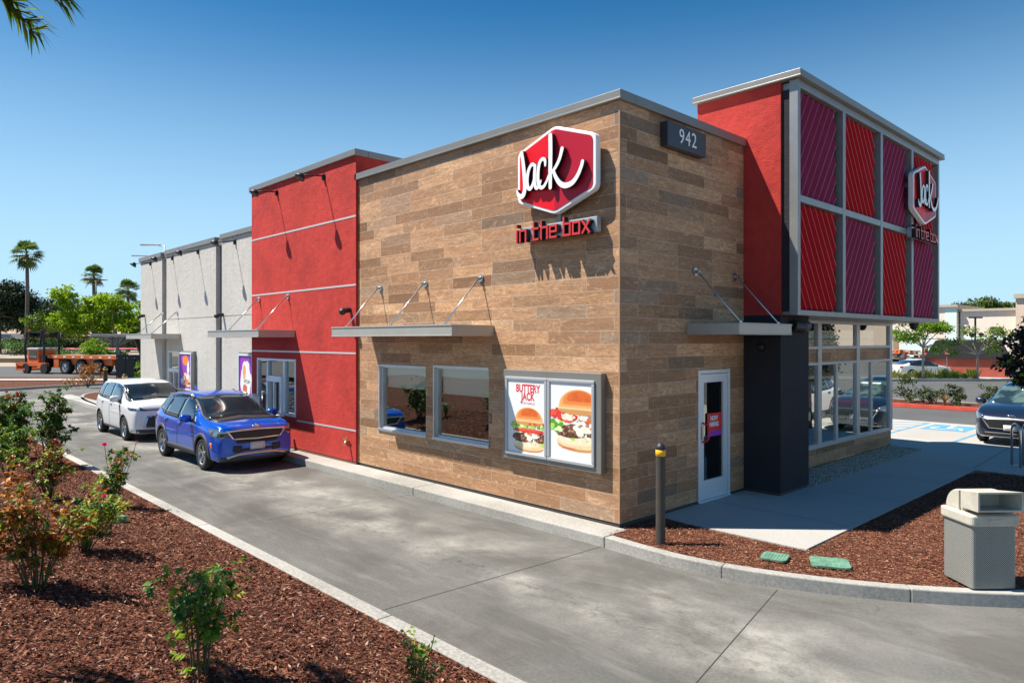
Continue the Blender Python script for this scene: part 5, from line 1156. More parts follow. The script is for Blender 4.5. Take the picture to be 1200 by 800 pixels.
ES = dict(paint='paint_navy', wr=.36, arch=.40, track=.82, axles=(-1.42, 1.42), spokes=5,
  xs=[-2.36, -2.3, -2.15, -1.95, -1.7, -1.35, -.9, -.4, .05, .4, .7, 1.0, 1.2, 1.55, 1.9, 2.15, 2.28, 2.35],
  top=[(-2.36, .86), (-2.3, 1.0), (-2.15, 1.15), (-1.95, 1.45), (-1.7, 1.56), (-1.0, 1.63), (-.4, 1.65), (.05, 1.60), (.4, 1.45), (1.0, 1.13), (1.2, 1.09), (1.7, 1.04), (2.05, .95), (2.2, .88), (2.35, .76)],
  belt=[(-2.2, 1.0), (-1.6, 1.05), (0, 1.0), (1.0, .98), (1.8, .92), (2.35, .70)],
  hw=[(-2.36, .66), (-2.3, .78), (-2.15, .87), (-1.7, .93), (0, .94), (1.4, .95), (1.8, .93), (2.1, .86), (2.28, .75), (2.35, .62)],
  rw=[(-2.2, .62), (-1.9, .62), (0, .66), (.4, .69), (1.0, .80), (2.35, .8)],
  bot=[(-2.36, .42), (-2.1, .28), (-1.6, .22), (1.6, .22), (2.1, .19), (2.28, .22), (2.35, .30)], details=[escape])
car('parked_car', 'dark navy crossover facing the walk under the dark leaved tree', 'car', (1.88, 16.75, 0), R(-90), ES)
ES2 = dict(ES); 
def wh(T, decal, snap, body):
    escape(T, decal, snap, body)
    T['paint'] = 'paint_white'
ES2.update(paint='paint_white', details=[escape]); 
car('parked_car', 'white crossover parked beyond the right edge, seen only mirrored in the dining windows', 'car', (5.0, 16.9, 0), R(-90), ES2)

# --- white saloon and dark cars in the far lot
def saloon(T, decal, snap, body):
    T['paint'] = T.get('paint', 'paint_white')
    sides(decal, T, [(-1.5, .98), (-.9, .93), (0, .92), (.85, .90)], [(-1.05, 1.22), (-.6, 1.34), (-.1, 1.35), (.3, 1.22)], (-1.4, -.95, -.15, .72), seams=((.75, .3, .8, .88), (-.15, .3, -.15, .9)))
    arches(decal, T, (-1.35, 1.4), .32, .355, .365, sill=(.2, .26))
    decal('windscreen', YZ([(-.70, .98), (0, 1.0), (.70, .98)]), YZ([(-.58, 1.34), (0, 1.36), (.58, 1.34)]), 'car_glass', off=.008, nx=16, nz=8, d=FR)
    decal('rear_window', [(-3, -.66, 1.03), (-3, .66, 1.03)], [(-3, -.56, 1.33), (-3, .56, 1.33)], 'car_glass', off=.008, nx=14, nz=7, d=(1, 0, 0))
    for s in (-1, 1):
        decal('tail_light', [(-2.2, s * .75, .78), (-2.05, s * .88, .78)], [(-2.2, s * .75, .92), (-2.0, s * .88, .92)], 'tail_red', off=.012, nx=5, nz=4)
        decal('headlight', [(2.2, s * .6, .62), (2.0, s * .85, .62)], [(2.1, s * .6, .74), (1.85, s * .85, .76)], 'lamp_glass', off=.012, nx=5, nz=4)
    mirror_pair(T, .62, .85, .98, 'paint_white' if T.get('pw') else 'black_plastic', .9)
SA = dict(paint='paint_white', wr=.32, arch=.355, track=.78, axles=(-1.35, 1.4), spokes=5,
  xs=[-2.28, -2.22, -2.1, -1.85, -1.6, -1.3, -.9, -.4, 0, .3, .6, .9, 1.2, 1.6, 1.9, 2.1, 2.2, 2.25],
  top=[(-2.28, .85), (-2.22, .98), (-2.1, 1.03), (-1.75, 1.06), (-1.3, 1.22), (-.8, 1.39), (-.3, 1.43), (.05, 1.39), (.35, 1.27), (.95, .98), (1.2, .94), (1.7, .86), (2.05, .76), (2.25, .62)],
  belt=[(-2.2, .90), (-1.6, .94), (0, .90), (1.0, .88), (1.8, .78), (2.25, .56)],
  hw=[(-2.28, .62), (-2.22, .76), (-2.1, .84), (-1.7, .89), (0, .90), (1.4, .89), (1.9, .84), (2.1, .76), (2.25, .58)],
  rw=[(-2.2, .58), (0, .62), (.3, .64), (1.0, .75), (2.3, .75)], bot=[(-2.28, .42), (-2.1, .28), (-1.6, .2), (1.6, .2), (2.1, .18), (2.25, .28)], details=[saloon])
UA = math.atan2(CR.y, CR.x)
C1 = car('parked_car', 'white saloon parked behind the flat topped tree in the far lot', 'car', V(30.7, 53, 0), UA + R(8), SA)
SB = dict(SA); SB['paint'] = 'paint_black'
car('parked_car', 'black saloon with red tail light left of the white saloon', 'car', V(29.5, 62, 0), UA + R(-160), SB)
car('parked_car', 'dark car half hidden behind the white saloon roof', 'car', V(35.3, 70, .15), UA + R(30), SB)
# ------------------------------------------------------------------ plants
def leafquads(P, Dv, Nv, L, W, fold=.25):
    """pointed leaf of 4 triangles folded along its midrib: arrays of base points, directions, normals"""
    n = len(P); Dv = Dv / np.linalg.norm(Dv, axis=1)[:, None]; Sv = np.cross(Dv, Nv); Sv /= (np.linalg.norm(Sv, axis=1)[:, None] + 1e-9); Nn = np.cross(Sv, Dv)
    L = L[:, None]; W = W[:, None]
    tip = P + Dv * L - Nn * L * .12; mid = P + Dv * L * .45; l = mid + Sv * W * .5 + Nn * W * fold; r_ = mid - Sv * W * .5 + Nn * W * fold
    v = np.stack([P, l, tip, r_, mid], 1).reshape(-1, 3)
    f = np.array([[0, 4, 1], [1, 4, 2], [2, 4, 3], [3, 4, 0]]); F = (np.arange(n)[:, None, None] * 5 + f).reshape(-1, 3)
    return v, F
def rndunit(n): 
    a = RN.normal(size=(n, 3)); return a / np.linalg.norm(a, axis=1)[:, None]
def crownpts(blobs, n, shell=.55):
    w_ = np.array([b[3] * b[4] * b[5] for b in blobs]) ** .75; idx = RN.choice(len(blobs), n, p=w_ / w_.sum()); B_ = np.array(blobs)[idx]
    d = rndunit(n); r_ = (shell + (1 - shell) * RN.uniform(0, 1, n) ** .6) * RN.uniform(.55, 1.06, n) ** .5
    return B_[:, :3] + d * B_[:, 3:6] * r_[:, None], d
def foliage(name, blobs, n, mat, L, W, parent, droop=.2, clump=None, csize=.3):
    if clump:
        C_, d0 = crownpts(blobs, clump); idx = RN.randint(0, clump, n); P = C_[idx] + RN.normal(0, csize, (n, 3)) * [1, 1, .6]; d = d0[idx]
    else: P, d = crownpts(blobs, n)
    Dv = d + rndunit(n) * 1.0; Dv[:, 2] -= droop; Nv = rndunit(n) * .7 + d * .3; Nv[:, 2] += .6
    v, F = leafquads(P, Dv, Nv, RN.uniform(*L, n), RN.uniform(*W, n)); return fastmesh(name, v, F, mat, parent)
def limbs(mb, base_, tips, r0, r1, bend=.25, n=6):
    for t in tips:
        b = Vector(base_); t = Vector(t); mid = b.lerp(t, .5) + Vector((random.uniform(-1, 1), random.uniform(-1, 1), random.uniform(0, 1))) * bend * (t - b).length * .35
        pts = [b * (1 - k) ** 2 + mid * 2 * k * (1 - k) + t * k * k for k in [i / n for i in range(n + 1)]]; mb.tube(pts, r0, 6, None, None, r1)
def rose(label, loc, h_, spread, ncane, nleaf, mats, flowers=(), L=(.035, .06), lean=(0, 0), seed=1, group=None):
    L = (L[0] * 1.1, L[1] * 1.15); random.seed(seed); T = thing('rose_bush', label, 'rose bush', loc, 0, group); st = MB(); pts = []
    for c in range(ncane):
        a = random.uniform(0, 6.28); kk_ = random.uniform(.25, 1); tip = Vector((math.cos(a) * spread * kk_ + lean[0], math.sin(a) * spread * kk_ + lean[1], h_ * random.uniform(.45, 1)))
        b = Vector((math.cos(a) * .05, math.sin(a) * .05, -.05)); mid = Vector((tip.x * .35, tip.y * .35, tip.z * .6)) + Vector((random.uniform(-.05, .05), random.uniform(-.05, .05), 0))
        C_ = [b * (1 - k) ** 2 + mid * 2 * k * (1 - k) + tip * k * k for k in [i / 8 for i in range(9)]]; st.tube(C_, .006 * (.6 + h_), 5, None, None, .003)
        for k in range(2, 9): pts.append((C_[k], .15 + k / 9))
        for q in range(4):
            s = C_[random.randint(3, 7)]; e = s + Vector((random.uniform(-1, 1), random.uniform(-1, 1), random.uniform(.2, 1))).normalized() * random.uniform(.08, .2) * (.5 + h_); st.tube([s, s.lerp(e, .5) + Vector((0, 0, .01)), e], .004, 4, None, None, .002); pts += [(s.lerp(e, .5), .7), (e, 1.2), (e, 1.2)]
    st.build('canes', 'rose_stem', T, smooth=True)
    per = nleaf // len(mats); w_ = np.array([p[1] for p in pts]); w_ /= w_.sum(); PP = np.array([tuple(p[0]) for p in pts])
    for mt, fr_ in mats:
        n = int(nleaf * fr_); n = int(n * 3.0); nc = max(3, n // 7); ci = RN.choice(len(PP), nc, p=w_); dirs = rndunit(nc); dirs[:, 2] = dirs[:, 2] * .5 + .1
        idx = RN.randint(0, nc, n); P = PP[ci][idx] + dirs[idx] * RN.uniform(.01, .09, n)[:, None] + RN.normal(0, .012, (n, 3)); Dv = dirs[idx] + rndunit(n) * .8; Dv[:, 2] -= .25
        Nv = rndunit(n) * .6; Nv[:, 2] += 1; v, F = leafquads(P, Dv, Nv, RN.uniform(*L, n), RN.uniform(L[0] * .6, L[1] * .62, n)); fastmesh('leaves', v, F, mt, T)
    st2 = MB(); st2.tube([(0, 0, -.05), (.01, 0, .1)], .008, 5)
    for (x, y, z, r_, mt) in flowers:
        m = MB()
        for ring, (k, rr, tl) in enumerate(((5, 1.0, .5), (5, .75, .95), (4, .45, 1.3))):
            for i in range(k):
                a = 6.28 * i / k + ring * .5; o = Vector((math.cos(a), math.sin(a), 0)); s = Vector((-o.y, o.x, 0)); up = Vector((0, 0, 1))
                dd = (o * math.cos(tl) + up * math.sin(tl)); b = Vector((x, y, z)); w2 = r_ * .75 * rr + r_ * .2
                m.add([b, b + dd * r_ * .6 + s * w2 * .6, b + dd * r_ * 1.05 + s * w2 * .3, b + dd * r_ * 1.05 - s * w2 * .3, b + dd * r_ * .6 - s * w2 * .6], [(0, 1, 2, 3, 4)])
        m.build('rose_flower', mt, T); st2.tube([(0, 0, .02), (x * .5, y * .5, z * .45), (x * .8, y * .8, z * .75), (x, y, z)], .004, 5)
    st2.build('flower_stems', 'rose_stem', T)
    return T
G = [('leaf_green', .75), ('leaf_yellow', .25)]
rose('small leafy rose bush with a red bud, alone in the mulch foreground', (1.15, -6.30, .44), .80, .26, 8, 250, [('leaf_green', .5), ('leaf_yellow', .5)], [(.13, .16, .78, .02, 'rose_red')], (.04, .07), (-.05, .0), 3)
rose('young rose shoot with one bud by the kerb at bottom centre', (1.98, -5.02, .2), .42, .13, 4, 70, [('leaf_green', .5), ('leaf_yellow', .5)], [(.09, .1, .44, .013, 'leaf_yellow')], (.03, .05), (.02, .03), 5)
rose('rust and orange leaved rose bush at the left edge', (-1.35, -6.84, .58), .95, .50, 14, 900, [('leaf_rust', .72), ('leaf_yellow', .15), ('leaf_green', .13)], (), (.035, .06), (-.12, -.05), 8)
rose('yellow green rose bush with bare lower canes and a pink bloom', (-3.0, -6.1, .42), .80, .42, 14, 650, [('leaf_yellow', .65), ('leaf_green', .25), ('leaf_rust', .1)], [(.38, .12, .66, .035, 'rose_pink'), (.25, .3, .5, .025, 'rose_pink')], (.035, .055), (.1, .05), 9)
rose('rose bush with one tall magenta bloom leaning over the kerb', (-6.1, -5.0, .24), .85, .33, 8, 380, [('leaf_green', .65), ('leaf_rust', .25), ('leaf_yellow', .1)], [(-.15, -.1, .93, .055, 'rose_pink'), (.25, .25, 1.0, .025, 'rose_red')], (.04, .065), (.05, .05), 12)
rose('maroon and yellow rose bush behind the orange one', (-6.9, -5.75, .34), 1.0, .45, 12, 650, [('leaf_maroon', .4), ('leaf_yellow', .35), ('leaf_rust', .25)], [(.1, .1, .9, .03, 'rose_red')], (.04, .06), (0, 0), 14)
rose('tall upright green rose bush with maroon lower leaves beside the kerb', (-11.2, -4.95, .2), 1.55, .40, 12, 1000, [('leaf_green', .8), ('leaf_maroon', .2)], [(-.3, 0, 1.1, .04, 'rose_red')], (.05, .08), (0, 0), 15)
rose('green rose bush with red blooms at the left edge', (-12.6, -5.5, .28), 1.35, .60, 14, 1200, [('leaf_green', .8), ('leaf_maroon', .2)], [(.1, .2, 1.35, .06, 'rose_red'), (-.3, .1, 1.25, .06, 'rose_red'), (.4, .1, 1.1, .055, 'rose_red'), (-.1, -.2, 1.0, .05, 'rose_red'), (.3, -.3, 1.3, .05, 'rose_red')], (.05, .08), (0, 0), 16)
rose('low rose bush further along the bed under the red blooms', (-9.4, -5.9, .38), .85, .45, 10, 520, [('leaf_green', .55), ('leaf_yellow', .45)], (), (.045, .07), (0, 0), 17)
rose('furthest rose bush in the bed, near the lane curve', (-16.5, -4.95, .2), 1.25, .55, 10, 700, [('leaf_green', .7), ('leaf_maroon', .3)], [(.1, 0, 1.25, .05, 'rose_red'), (-.4, .1, 1.1, .05, 'rose_red')], (.06, .09), (0, 0), 18)
def strap(label, loc, h_, n, seed, mat='leaf_green'):
    random.seed(seed); T = MB()
    for i in range(n):
        a = random.uniform(0, 6.28); r_ = random.uniform(.3, .8) * h_; o = Vector((math.cos(a), math.sin(a), 0)); s = Vector((-o.y, o.x, 0)) * .012 * (1 + h_)
        P = [o * r_ * t ** 1.6 + Vector((0, 0, h_ * (1.5 * t - .55 * t * t * (1 + r_)))) for t in (0, .35, .7, 1)]
        T.add([P[0] - s, P[1] - s, P[2] - s * .8, P[3], P[2] + s * .8, P[1] + s, P[0] + s], [(0, 1, 5, 6), (1, 2, 4, 5), (2, 3, 4)])
    o = T.build('strap_plant', mat); o.location = loc; return tag(o, label, 'plant')
strap('tuft of strap leaves between the rose bushes at the left edge', (-11.7, -5.9, .35), .55, 34, 4)
strap('small tuft of upright blades behind the yellow green rose bush', (-4.2, -5.75, .35), .42, 26, 6)

def tree(name, label, base_, trunkh, r0, blobs, nleaf, leaf, L, W, bark='bark', clump=None, csize=.3, cat='tree', group=None, lean=0, extra=None):
    T = thing(name, label, cat, base_, 0, group); m = MB(); top = Vector((lean, 0, trunkh)); m.tube([(0, 0, -.2), (lean * .3, 0, trunkh * .5), top], [r0, r0 * .8, r0 * .6], 8)
    limbs(m, top, [Vector(b[:3]) for b in blobs], r0 * .5, r0 * .15); m.build('trunk', bark, T, smooth=True)
    for q, (mt, fr_) in enumerate([leaf] if isinstance(leaf, tuple) else leaf): foliage('crown', blobs, int(nleaf * fr_), mt, L, W, T, clump=clump, csize=csize)
    return T
def blobset(n, cx, cz, rx, rz, s, seed, ry=None, flat=.6):
    random.seed(seed); out = []
    for i in range(n):
        a = random.uniform(0, 6.28); k = random.uniform(.2, 1) ** .6; z = cz + rz * random.uniform(-1, 1) * (1 - .4 * k); q = s * random.uniform(.7, 1.25); out.append((cx + math.cos(a) * rx * k, math.sin(a) * (ry or rx) * k, z, q, q, q * flat))
    return out
# palms far left
def fanpalm(label, loc, h_, cr, seed, tr=.25):
    random.seed(seed); T = thing('palm_tree', label, 'palm tree', loc); m = MB(); m.tube([(0, 0, -.3), (.1, 0, h_ * .3), (.0, .05, h_ * .7), (0, 0, h_)], [tr * 1.3, tr, tr * .85, tr * .8], 10); m.build('trunk', 'bark', T, smooth=True)
    for nm, mt, cnt, lo, hi in (('crown', 'palm_leaf', 34, -1.05, 1.45), ('dry_skirt', 'palm_dry', 7, -.9, .5)):
        m = MB()
        for i in range(cnt):
            a = random.uniform(0, 6.28); e = random.uniform(lo, hi); k = cr * random.uniform(.8, 1.05) * (.75 if mt == 'palm_dry' else 1); o = Vector((math.cos(a) * math.cos(e), math.sin(a) * math.cos(e), math.sin(e))); s = Vector((-math.sin(a), math.cos(a), 0)); u = o.cross(s); b = Vector((0, 0, h_)); hub = b + o * k * .5 + Vector((0, 0, -.02 * k))
            m.add([b - s * .03, b + s * .03, hub + s * .03, hub - s * .03], [(0, 1, 2, 3)])
            nb = 13
            for j in range(nb):
                t = (j / (nb - 1) - .5) * 2.9; d = (o * math.cos(t) + s * math.sin(t)); tip = hub + d * k * .62 * (1 - .12 * abs(t)) + Vector((0, 0, -.16 * k - .05 * k * abs(t))); md = hub + d * k * .36 + Vector((0, 0, -.03 * k)); n_ = (d.cross(u)).normalized() * k * .040
                m.add([hub, md + n_, tip, md - n_], [(0, 1, 2, 3)])
        m.build(nm, mt, T)
fanpalm('tall slim fan palm on the left rising clear above the pines', V(-56.5, 82, .5), 12.3, 1.95, 1, .22)
fanpalm('fan palm in the middle with a lamp bar in front of its trunk', V(-53.5, 90, 1.5), 9.5, 1.75, 2, .22)
fanpalm('fan palm nearest the grey wall behind the lime tree', V(-49.1, 90, 1.5), 7.7, 1.75, 3, .22)
# near palm frond, top left: the crown stands just out of frame
T = thing('palm_tree', 'feathery palm whose frond tips hang into the top left corner', 'palm tree', V(-4.35, 4.3, bermz(2, -12)))
m = MB(); m.tube([(0, 0, -.3), (.1, 0, 2), (0, 0, 4.1)], [.14, .1, .08], 10); m.build('trunk', 'bark', T, smooth=True)
random.seed(5); m = MB(); base_p = Vector((0, 0, 4.53)) - Vector((0, 0, T.location.z - .9))
for i in range(11):
    a = UA + R(-4) + (i * 2 * math.pi / 11); d = Vector((math.cos(a), math.sin(a), 0)); s = Vector((-d.y, d.x, 0)); Ln = 1.55 if i == 0 else 1.3; prev = None
    for j in range(26):
        t = j / 25; p = base_p + d * Ln * t + Vector((0, 0, .42 * math.sin(t * 2.1) - .55 * t * t)); 
        if prev is not None: m.tube([prev, p], .012 * (1 - t) + .003, 4)
        prev = p
        if j < 4: continue
        for side in (-1, 1):
            for q in range(8):
                ll = .36 * (1 - .35 * t) * random.uniform(.7, 1.1); dr = (d * random.uniform(.45, .95) + s * side * random.uniform(.35, .9) + Vector((0, 0, random.uniform(-.5, .45)))).normalized(); w_ = Vector((0, 0, 1)).cross(dr).normalized() * .011
                e1 = p + dr * ll * .55; e2 = p + dr * ll + Vector((0, 0, -.10 * ll - .07)); m.add([p - w_ * .6, e1 - w_, e2, e1 + w_, p + w_ * .6], [(0, 1, 2, 3, 4)])
m.build('crown', 'palm_near', T)
# far left trees
def L_(u, t): return V(u, t, 0)
tree('pine_tree', 'broad dark pine filling the left edge behind the truck', V(-62, 85, 1.2), 4.5, .35, blobset(18, -1, 5.5, 3.2, 2.6, 1.3, 21, flat=.7), 15000, ('leaf_pine', 1), (.3, .6), (.12, .2), clump=260, csize=.42)
tree('pine_tree', 'dark pine behind the tall palm trunk', V(-65.5, 96, 1.5), 4, .35, blobset(13, 0, 4.6, 2.6, 2.0, 1.1, 22, flat=.7), 9000, ('leaf_pine', 1), (.3, .6), (.12, .2), clump=180, csize=.42)
tree('pine_tree', 'pointed pine between the tall palm and the lime tree', V(-58.8, 92, 1.6), 2.6, .3, [(0, 0, 6.9, .6, .6, .8), (.5, 0, 5.9, 1, 1, .7), (-.8, 0, 5.2, 1.1, 1.1, .7), (1.4, 0, 4.6, 1.1, 1, .7), (-1.8, .3, 3.8, 1.2, 1.2, .7), (.5, -.5, 3.4, 1.6, 1.4, .7), (2.2, 0, 5.4, .6, .6, .5), (1.8, 0, 3.3, 1, 1, .7)], 5500, ('leaf_pine', 1), (.25, .5), (.08, .14), clump=150, csize=.28)
tree('pine_tree', 'small grey green conifer left of the pointed pine', V(-64.2, 98, 1.6), 3, .3, blobset(9, 0, 4.2, 1.8, 1.6, .9, 25, flat=.7), 3500, [('leaf_pine', .6), ('leaf_olive', .4)], (.25, .5), (.08, .14), clump=110, csize=.3)
tree('street_tree', 'thin olive green tree in front of the pines', V(-54.6, 82, 1.0), 2.4, .12, blobset(9, 0, 4.0, 1.7, 1.2, .7, 26, flat=.6), 2600, [('leaf_lime', .5), ('leaf_olive', .5)], (.2, .35), (.1, .16), clump=90, csize=.22)
tree('street_tree', 'bright lime green spreading tree left of the grey wall', V(-33.6, 60, .6), 1.7, .20, [(-4.6, 0, 6.3, .9, .9, .5), (-4.9, 0, 5.6, .6, .6, .4), (-3.4, 0, 5.3, 1.1, 1.1, .6), (-1.8, .5, 5.5, 1.2, 1.1, .6), (-.3, -.5, 5.4, 1.2, 1.1, .7), (1.3, 0, 4.6, 1.3, 1.1, .8), (3.0, 0, 4.1, 1.2, 1.1, .7), (-4.2, 0, 4.0, 1.2, 1.1, .6), (-2.4, 0, 4.0, 1.2, 1.1, .6), (-.4, .5, 3.9, 1.3, 1.2, .6), (1.6, -.5, 3.3, 1.2, 1.1, .6), (-3.6, 0, 2.9, .9, .9, .4), (3.0, .3, 2.8, 1, 1, .5), (-1.6, 0, 3.0, 1, .9, .4)], 11000, ('leaf_lime2', 1), (.2, .36), (.12, .2), 'pale_bark', clump=260, csize=.22).rotation_euler = (0, 0, UA)
tree('street_tree', 'small round lime tree in front of the low brown building', V(-34.2, 57, .1), 1.6, .08, blobset(6, 0, 2.3, .8, .7, .45, 28, flat=.8), 1300, ('leaf_lime', 1), (.15, .25), (.09, .14), clump=50, csize=.15)
def shrub(name, label, loc, rx, h_, n, mat, L, W, cat='shrub', group=None, seed=1):
    random.seed(seed); bl = [(random.uniform(-.6, .6) * rx, random.uniform(-.6, .6) * rx, h_ * random.uniform(.35, .7), rx * .5, rx * .5, h_ * .4) for _ in range(8)]
    T = thing(name, label, cat, loc, 0, group); m = MB(); limbs(m, (0, 0, -.05), [Vector(b[:3]) for b in bl], .03, .01, n=3); m.build('stems', 'bark', T)
    foliage('leaves', bl, n, mat, L, W, T, clump=max(12, n // 30), csize=rx * .14); return T
gl_ = 'rounded shrubs on the bank across the street'; 
where = ['leftmost of the row, under the broad pine', 'second from the left, behind the truck cab', 'below the tall palm trunk', 'dark round shrub right of the palm', 'wide low shrub in mid row', 'between the pointed pine and lime tree', 'left of the lime tree trunk', 'right of the lime tree trunk']
for i, (u, t, rx, hh) in enumerate(((-57.6, 80, 2.2, 1.6), (-55.6, 80.5, 1.3, 1.1), (-54.0, 81.5, 1.6, 1.5), (-49.7, 77, 1.3, 1.1), (-47.6, 76.5, 1.9, 1.0), (-45.6, 76.8, .95, .8), (-44.2, 77, 1.1, .9), (-42.6, 77, 1.0, .8))):
    shrub('shrub', 'rounded shrub on the bank, ' + where[i], V(u, t, .75 + (t - 76) * .12), rx, hh, 900, 'leaf_olive' if i % 2 else 'leaf_green', (.12, .24), (.08, .14), group=gl_, seed=i)
where = ['far left end', 'behind the orange trailer front', 'centre stretch', 'right end by the lime tree']
for i, u in enumerate((-63, -59, -55.6, -51.6)):
    m = 0; random.seed(i + 60); T = thing('hedge', 'low clipped hedge before the brown building, ' + where[i], 'hedge', V(u, 89, 1.8), UA); 
    bl = [(-3.6 + k * .8, random.uniform(-.3, .3), .7, .7, .6, .55) for k in range(10)]; foliage('leaves', bl, 2600, 'leaf_olive', (.14, .26), (.1, .16), T); q = MB(); limbs(q, (0, 0, 0), [Vector((k, 0, .6)) for k in (-3, -1.5, 0, 1.5, 3)], .04, .02); q.build('stems', 'bark', T)
random.seed(2)
where = ['yucca like green plant in the far mulch strip below the trailer', 'rust leaved low plant in the far mulch strip at left', 'pale yellow flowering plant beside the black menu board']
shrub('shrub', where[0], V(-20.8, 43.5, .1), .7, 1.3, 10, 'leaf_green', (.1, .2), (.05, .08), seed=3); strap('bright green spiky plant in the mulch strip beyond the lane', V(-21.2, 42.8, .1), 1.35, 60, 8)
shrub('shrub', where[1], V(-25.0, 41.5, .1), 1.0, 1.3, 500, 'leaf_rust', (.1, .2), (.07, .1), seed=5); shrub('shrub', where[2], V(-21.0 + 0.3 - 4.0 + 1.2, 45.2, .1), .8, 1.5, 500, 'leaf_lime', (.1, .2), (.06, .1), seed=6)
for i, (u, t, cx_, n_, mt_, lb) in enumerate(((-80, 112, 6, 11, 'leaf_pine', 'far left end'), (-74.5, 112, 6.2, 11, 'leaf_olive', 'behind the tall palm'), (-70, 114, 6.4, 10, 'leaf_pine', 'between tall palm and pointed pine'), (-63.5, 114, 5.6, 9, 'leaf_olive', 'behind the lime tree'), (-86, 110, 6, 9, 'leaf_olive', 'outermost, beyond the broad pine'))):
    tree('tree', 'dense background tree beyond the low brown building, ' + lb, V(u, t, 1.8), 2, .35, blobset(n_, 0, cx_ * .62, 4.2, cx_ * .33, 1.6, 80 + i, flat=.8), 5200, (mt_, 1), (.4, .8), (.2, .34), clump=150, csize=.5)
# right side trees
T = tree('ornamental_tree', 'dark purple leaved tree overhanging the navy crossover at right edge', V(13.9, 17.6, .0), 1.5, .08, [(-.75, 0, 3.2, .3, .3, .25), (-.5, 0, 2.9, .6, .5, .4), (-1.25, 0, 2.75, .35, .3, .2), (-.9, 0, 2.3, .55, .5, .35), (-1.4, 0, 2.25, .3, .3, .2), (.2, 0, 2.6, .7, .6, .6), (.9, 0, 3.1, .7, .6, .5), (-.8, -.1, 1.85, .5, .4, .25), (-.2, .1, 1.75, .5, .4, .25), (.4, .1, 2.0, .7, .6, .4), (1.2, 0, 2.2, .7, .6, .5)], 9500, [('leaf_dark', .93), ('leaf_lime', .07)], (.08, .14), (.06, .11), clump=330, csize=.09); T.rotation_euler = (0, 0, UA)
T = tree('street_tree', 'flat topped lime green tree in front of the white saloon', V(28.9, 49.5, .1), 2.2, .10, [(-1.7, 0, 3.1, .7, .6, .25), (-1.1, 0, 2.85, .6, .6, .22), (-.4, 0, 3.0, .5, .5, .22), (.0, 0, 3.8, .7, .7, .3), (.8, 0, 3.7, .8, .7, .35), (1.4, 0, 3.5, .6, .6, .25), (.6, 0, 4.05, .5, .5, .2), (.9, 0, 2.2, .45, .4, .35), (1.7, 0, 2.55, .5, .4, .14), (-1.7, 0, 3.9, .4, .4, .2)], 3600, ('leaf_lime', 1), (.12, .22), (.08, .13), 'pale_bark', clump=200, csize=.16); T.rotation_euler = (0, 0, UA)
T = tree('street_tree', 'sparse forked young tree before the red enclosure', V(32.6, 49.3, .1), 1.7, .08, [(-1.3, 0, 2.6, .5, .4, .2), (-.6, 0, 3.4, .5, .5, .2), (.7, 0, 2.9, .6, .5, .25), (1.3, 0, 3.4, .5, .5, .2), (1.1, 0, 2.1, .5, .4, .3), (-1.5, 0, 1.9, .3, .3, .15), (2.1, 0, 3.1, .4, .4, .2)], 1100, [('leaf_lime', .6), ('leaf_olive', .4)], (.12, .22), (.08, .13), 'pale_bark', clump=90, csize=.15); T.rotation_euler = (0, 0, UA)
tree('tree', 'round crowned trees behind the beige store roof', V(79, 118, 0), 6, .4, [(-3.6, 0, 7.9, 1.6, 1.6, 1.1), (-1.2, 0, 8.4, 1.8, 1.6, 1.2), (.8, 0, 8.8, 1.8, 1.6, 1.2), (2.6, 0, 8.0, 1.6, 1.6, 1.1), (5, 0, 7.9, 1.5, 1.6, 1.1), (-.5, 0, 7.4, 3, 2, 1.2)], 7000, [('leaf_lime', .15), ('leaf_olive', .85)], (.25, .5), (.15, .3), clump=200, csize=.3).rotation_euler = (0, 0, UA)
gl_ = 'shrubs in the red kerbed planter'
for i, (x, y, rx, hh, lb) in enumerate(((-4.0, 25.6, .62, 1.15, 'leftmost and tallest, next to the window corner'), (-3.0, 25.5, .60, .85, 'second, mid planter'), (-2.15, 25.7, .42, .85, 'third, thin one beside dry grass'), (-1.1, 26.4, .5, .9, 'rightmost, beside the navy crossover mirror'))):
    shrub('shrub', 'dark green shrub in the red kerbed planter, ' + lb, (x, y, .12), rx, hh, 750, 'leaf_mid', (.06, .11), (.05, .08), group=gl_, seed=i + 11)
strap('dry tan grass tuft in the red kerbed planter', (-2.45, 24.95, .12), .5, 40, 19, 'palm_dry')
for lb, u, t, n, wd in (('golden green grasses by the kerb left of the flat topped tree', 27.1, 50, 220, .8), ('golden green grasses in front of the white saloon bonnet', 30.9, 50.3, 520, 2.0)):
    random.seed(n); q = MB()
    for i in range(n):
        k_ = random.randint(0, int(wd * 3)); o = Vector((-wd + 2 * wd * k_ / int(wd * 3) + random.gauss(0, .13), random.uniform(-.4, .4), 0)); a = random.uniform(0, 6.28); e = Vector((math.cos(a) * .35, math.sin(a) * .3, random.uniform(.3, .85) * (.75 + .25 * math.sin(k_ * 2.3)))); s = Vector((.03, 0, 0)); q.add([o - s, o + e * .6 + Vector((0, 0, .1)) - s, o + e, o + e * .6 + Vector((0, 0, .1)) + s, o + s], [(0, 1, 2, 3, 4)])
    o = q.build('grasses', 'grass_tuft'); o.location = V(u, t, .1); o.rotation_euler = (0, 0, UA); tag(o, lb, 'grass clump')

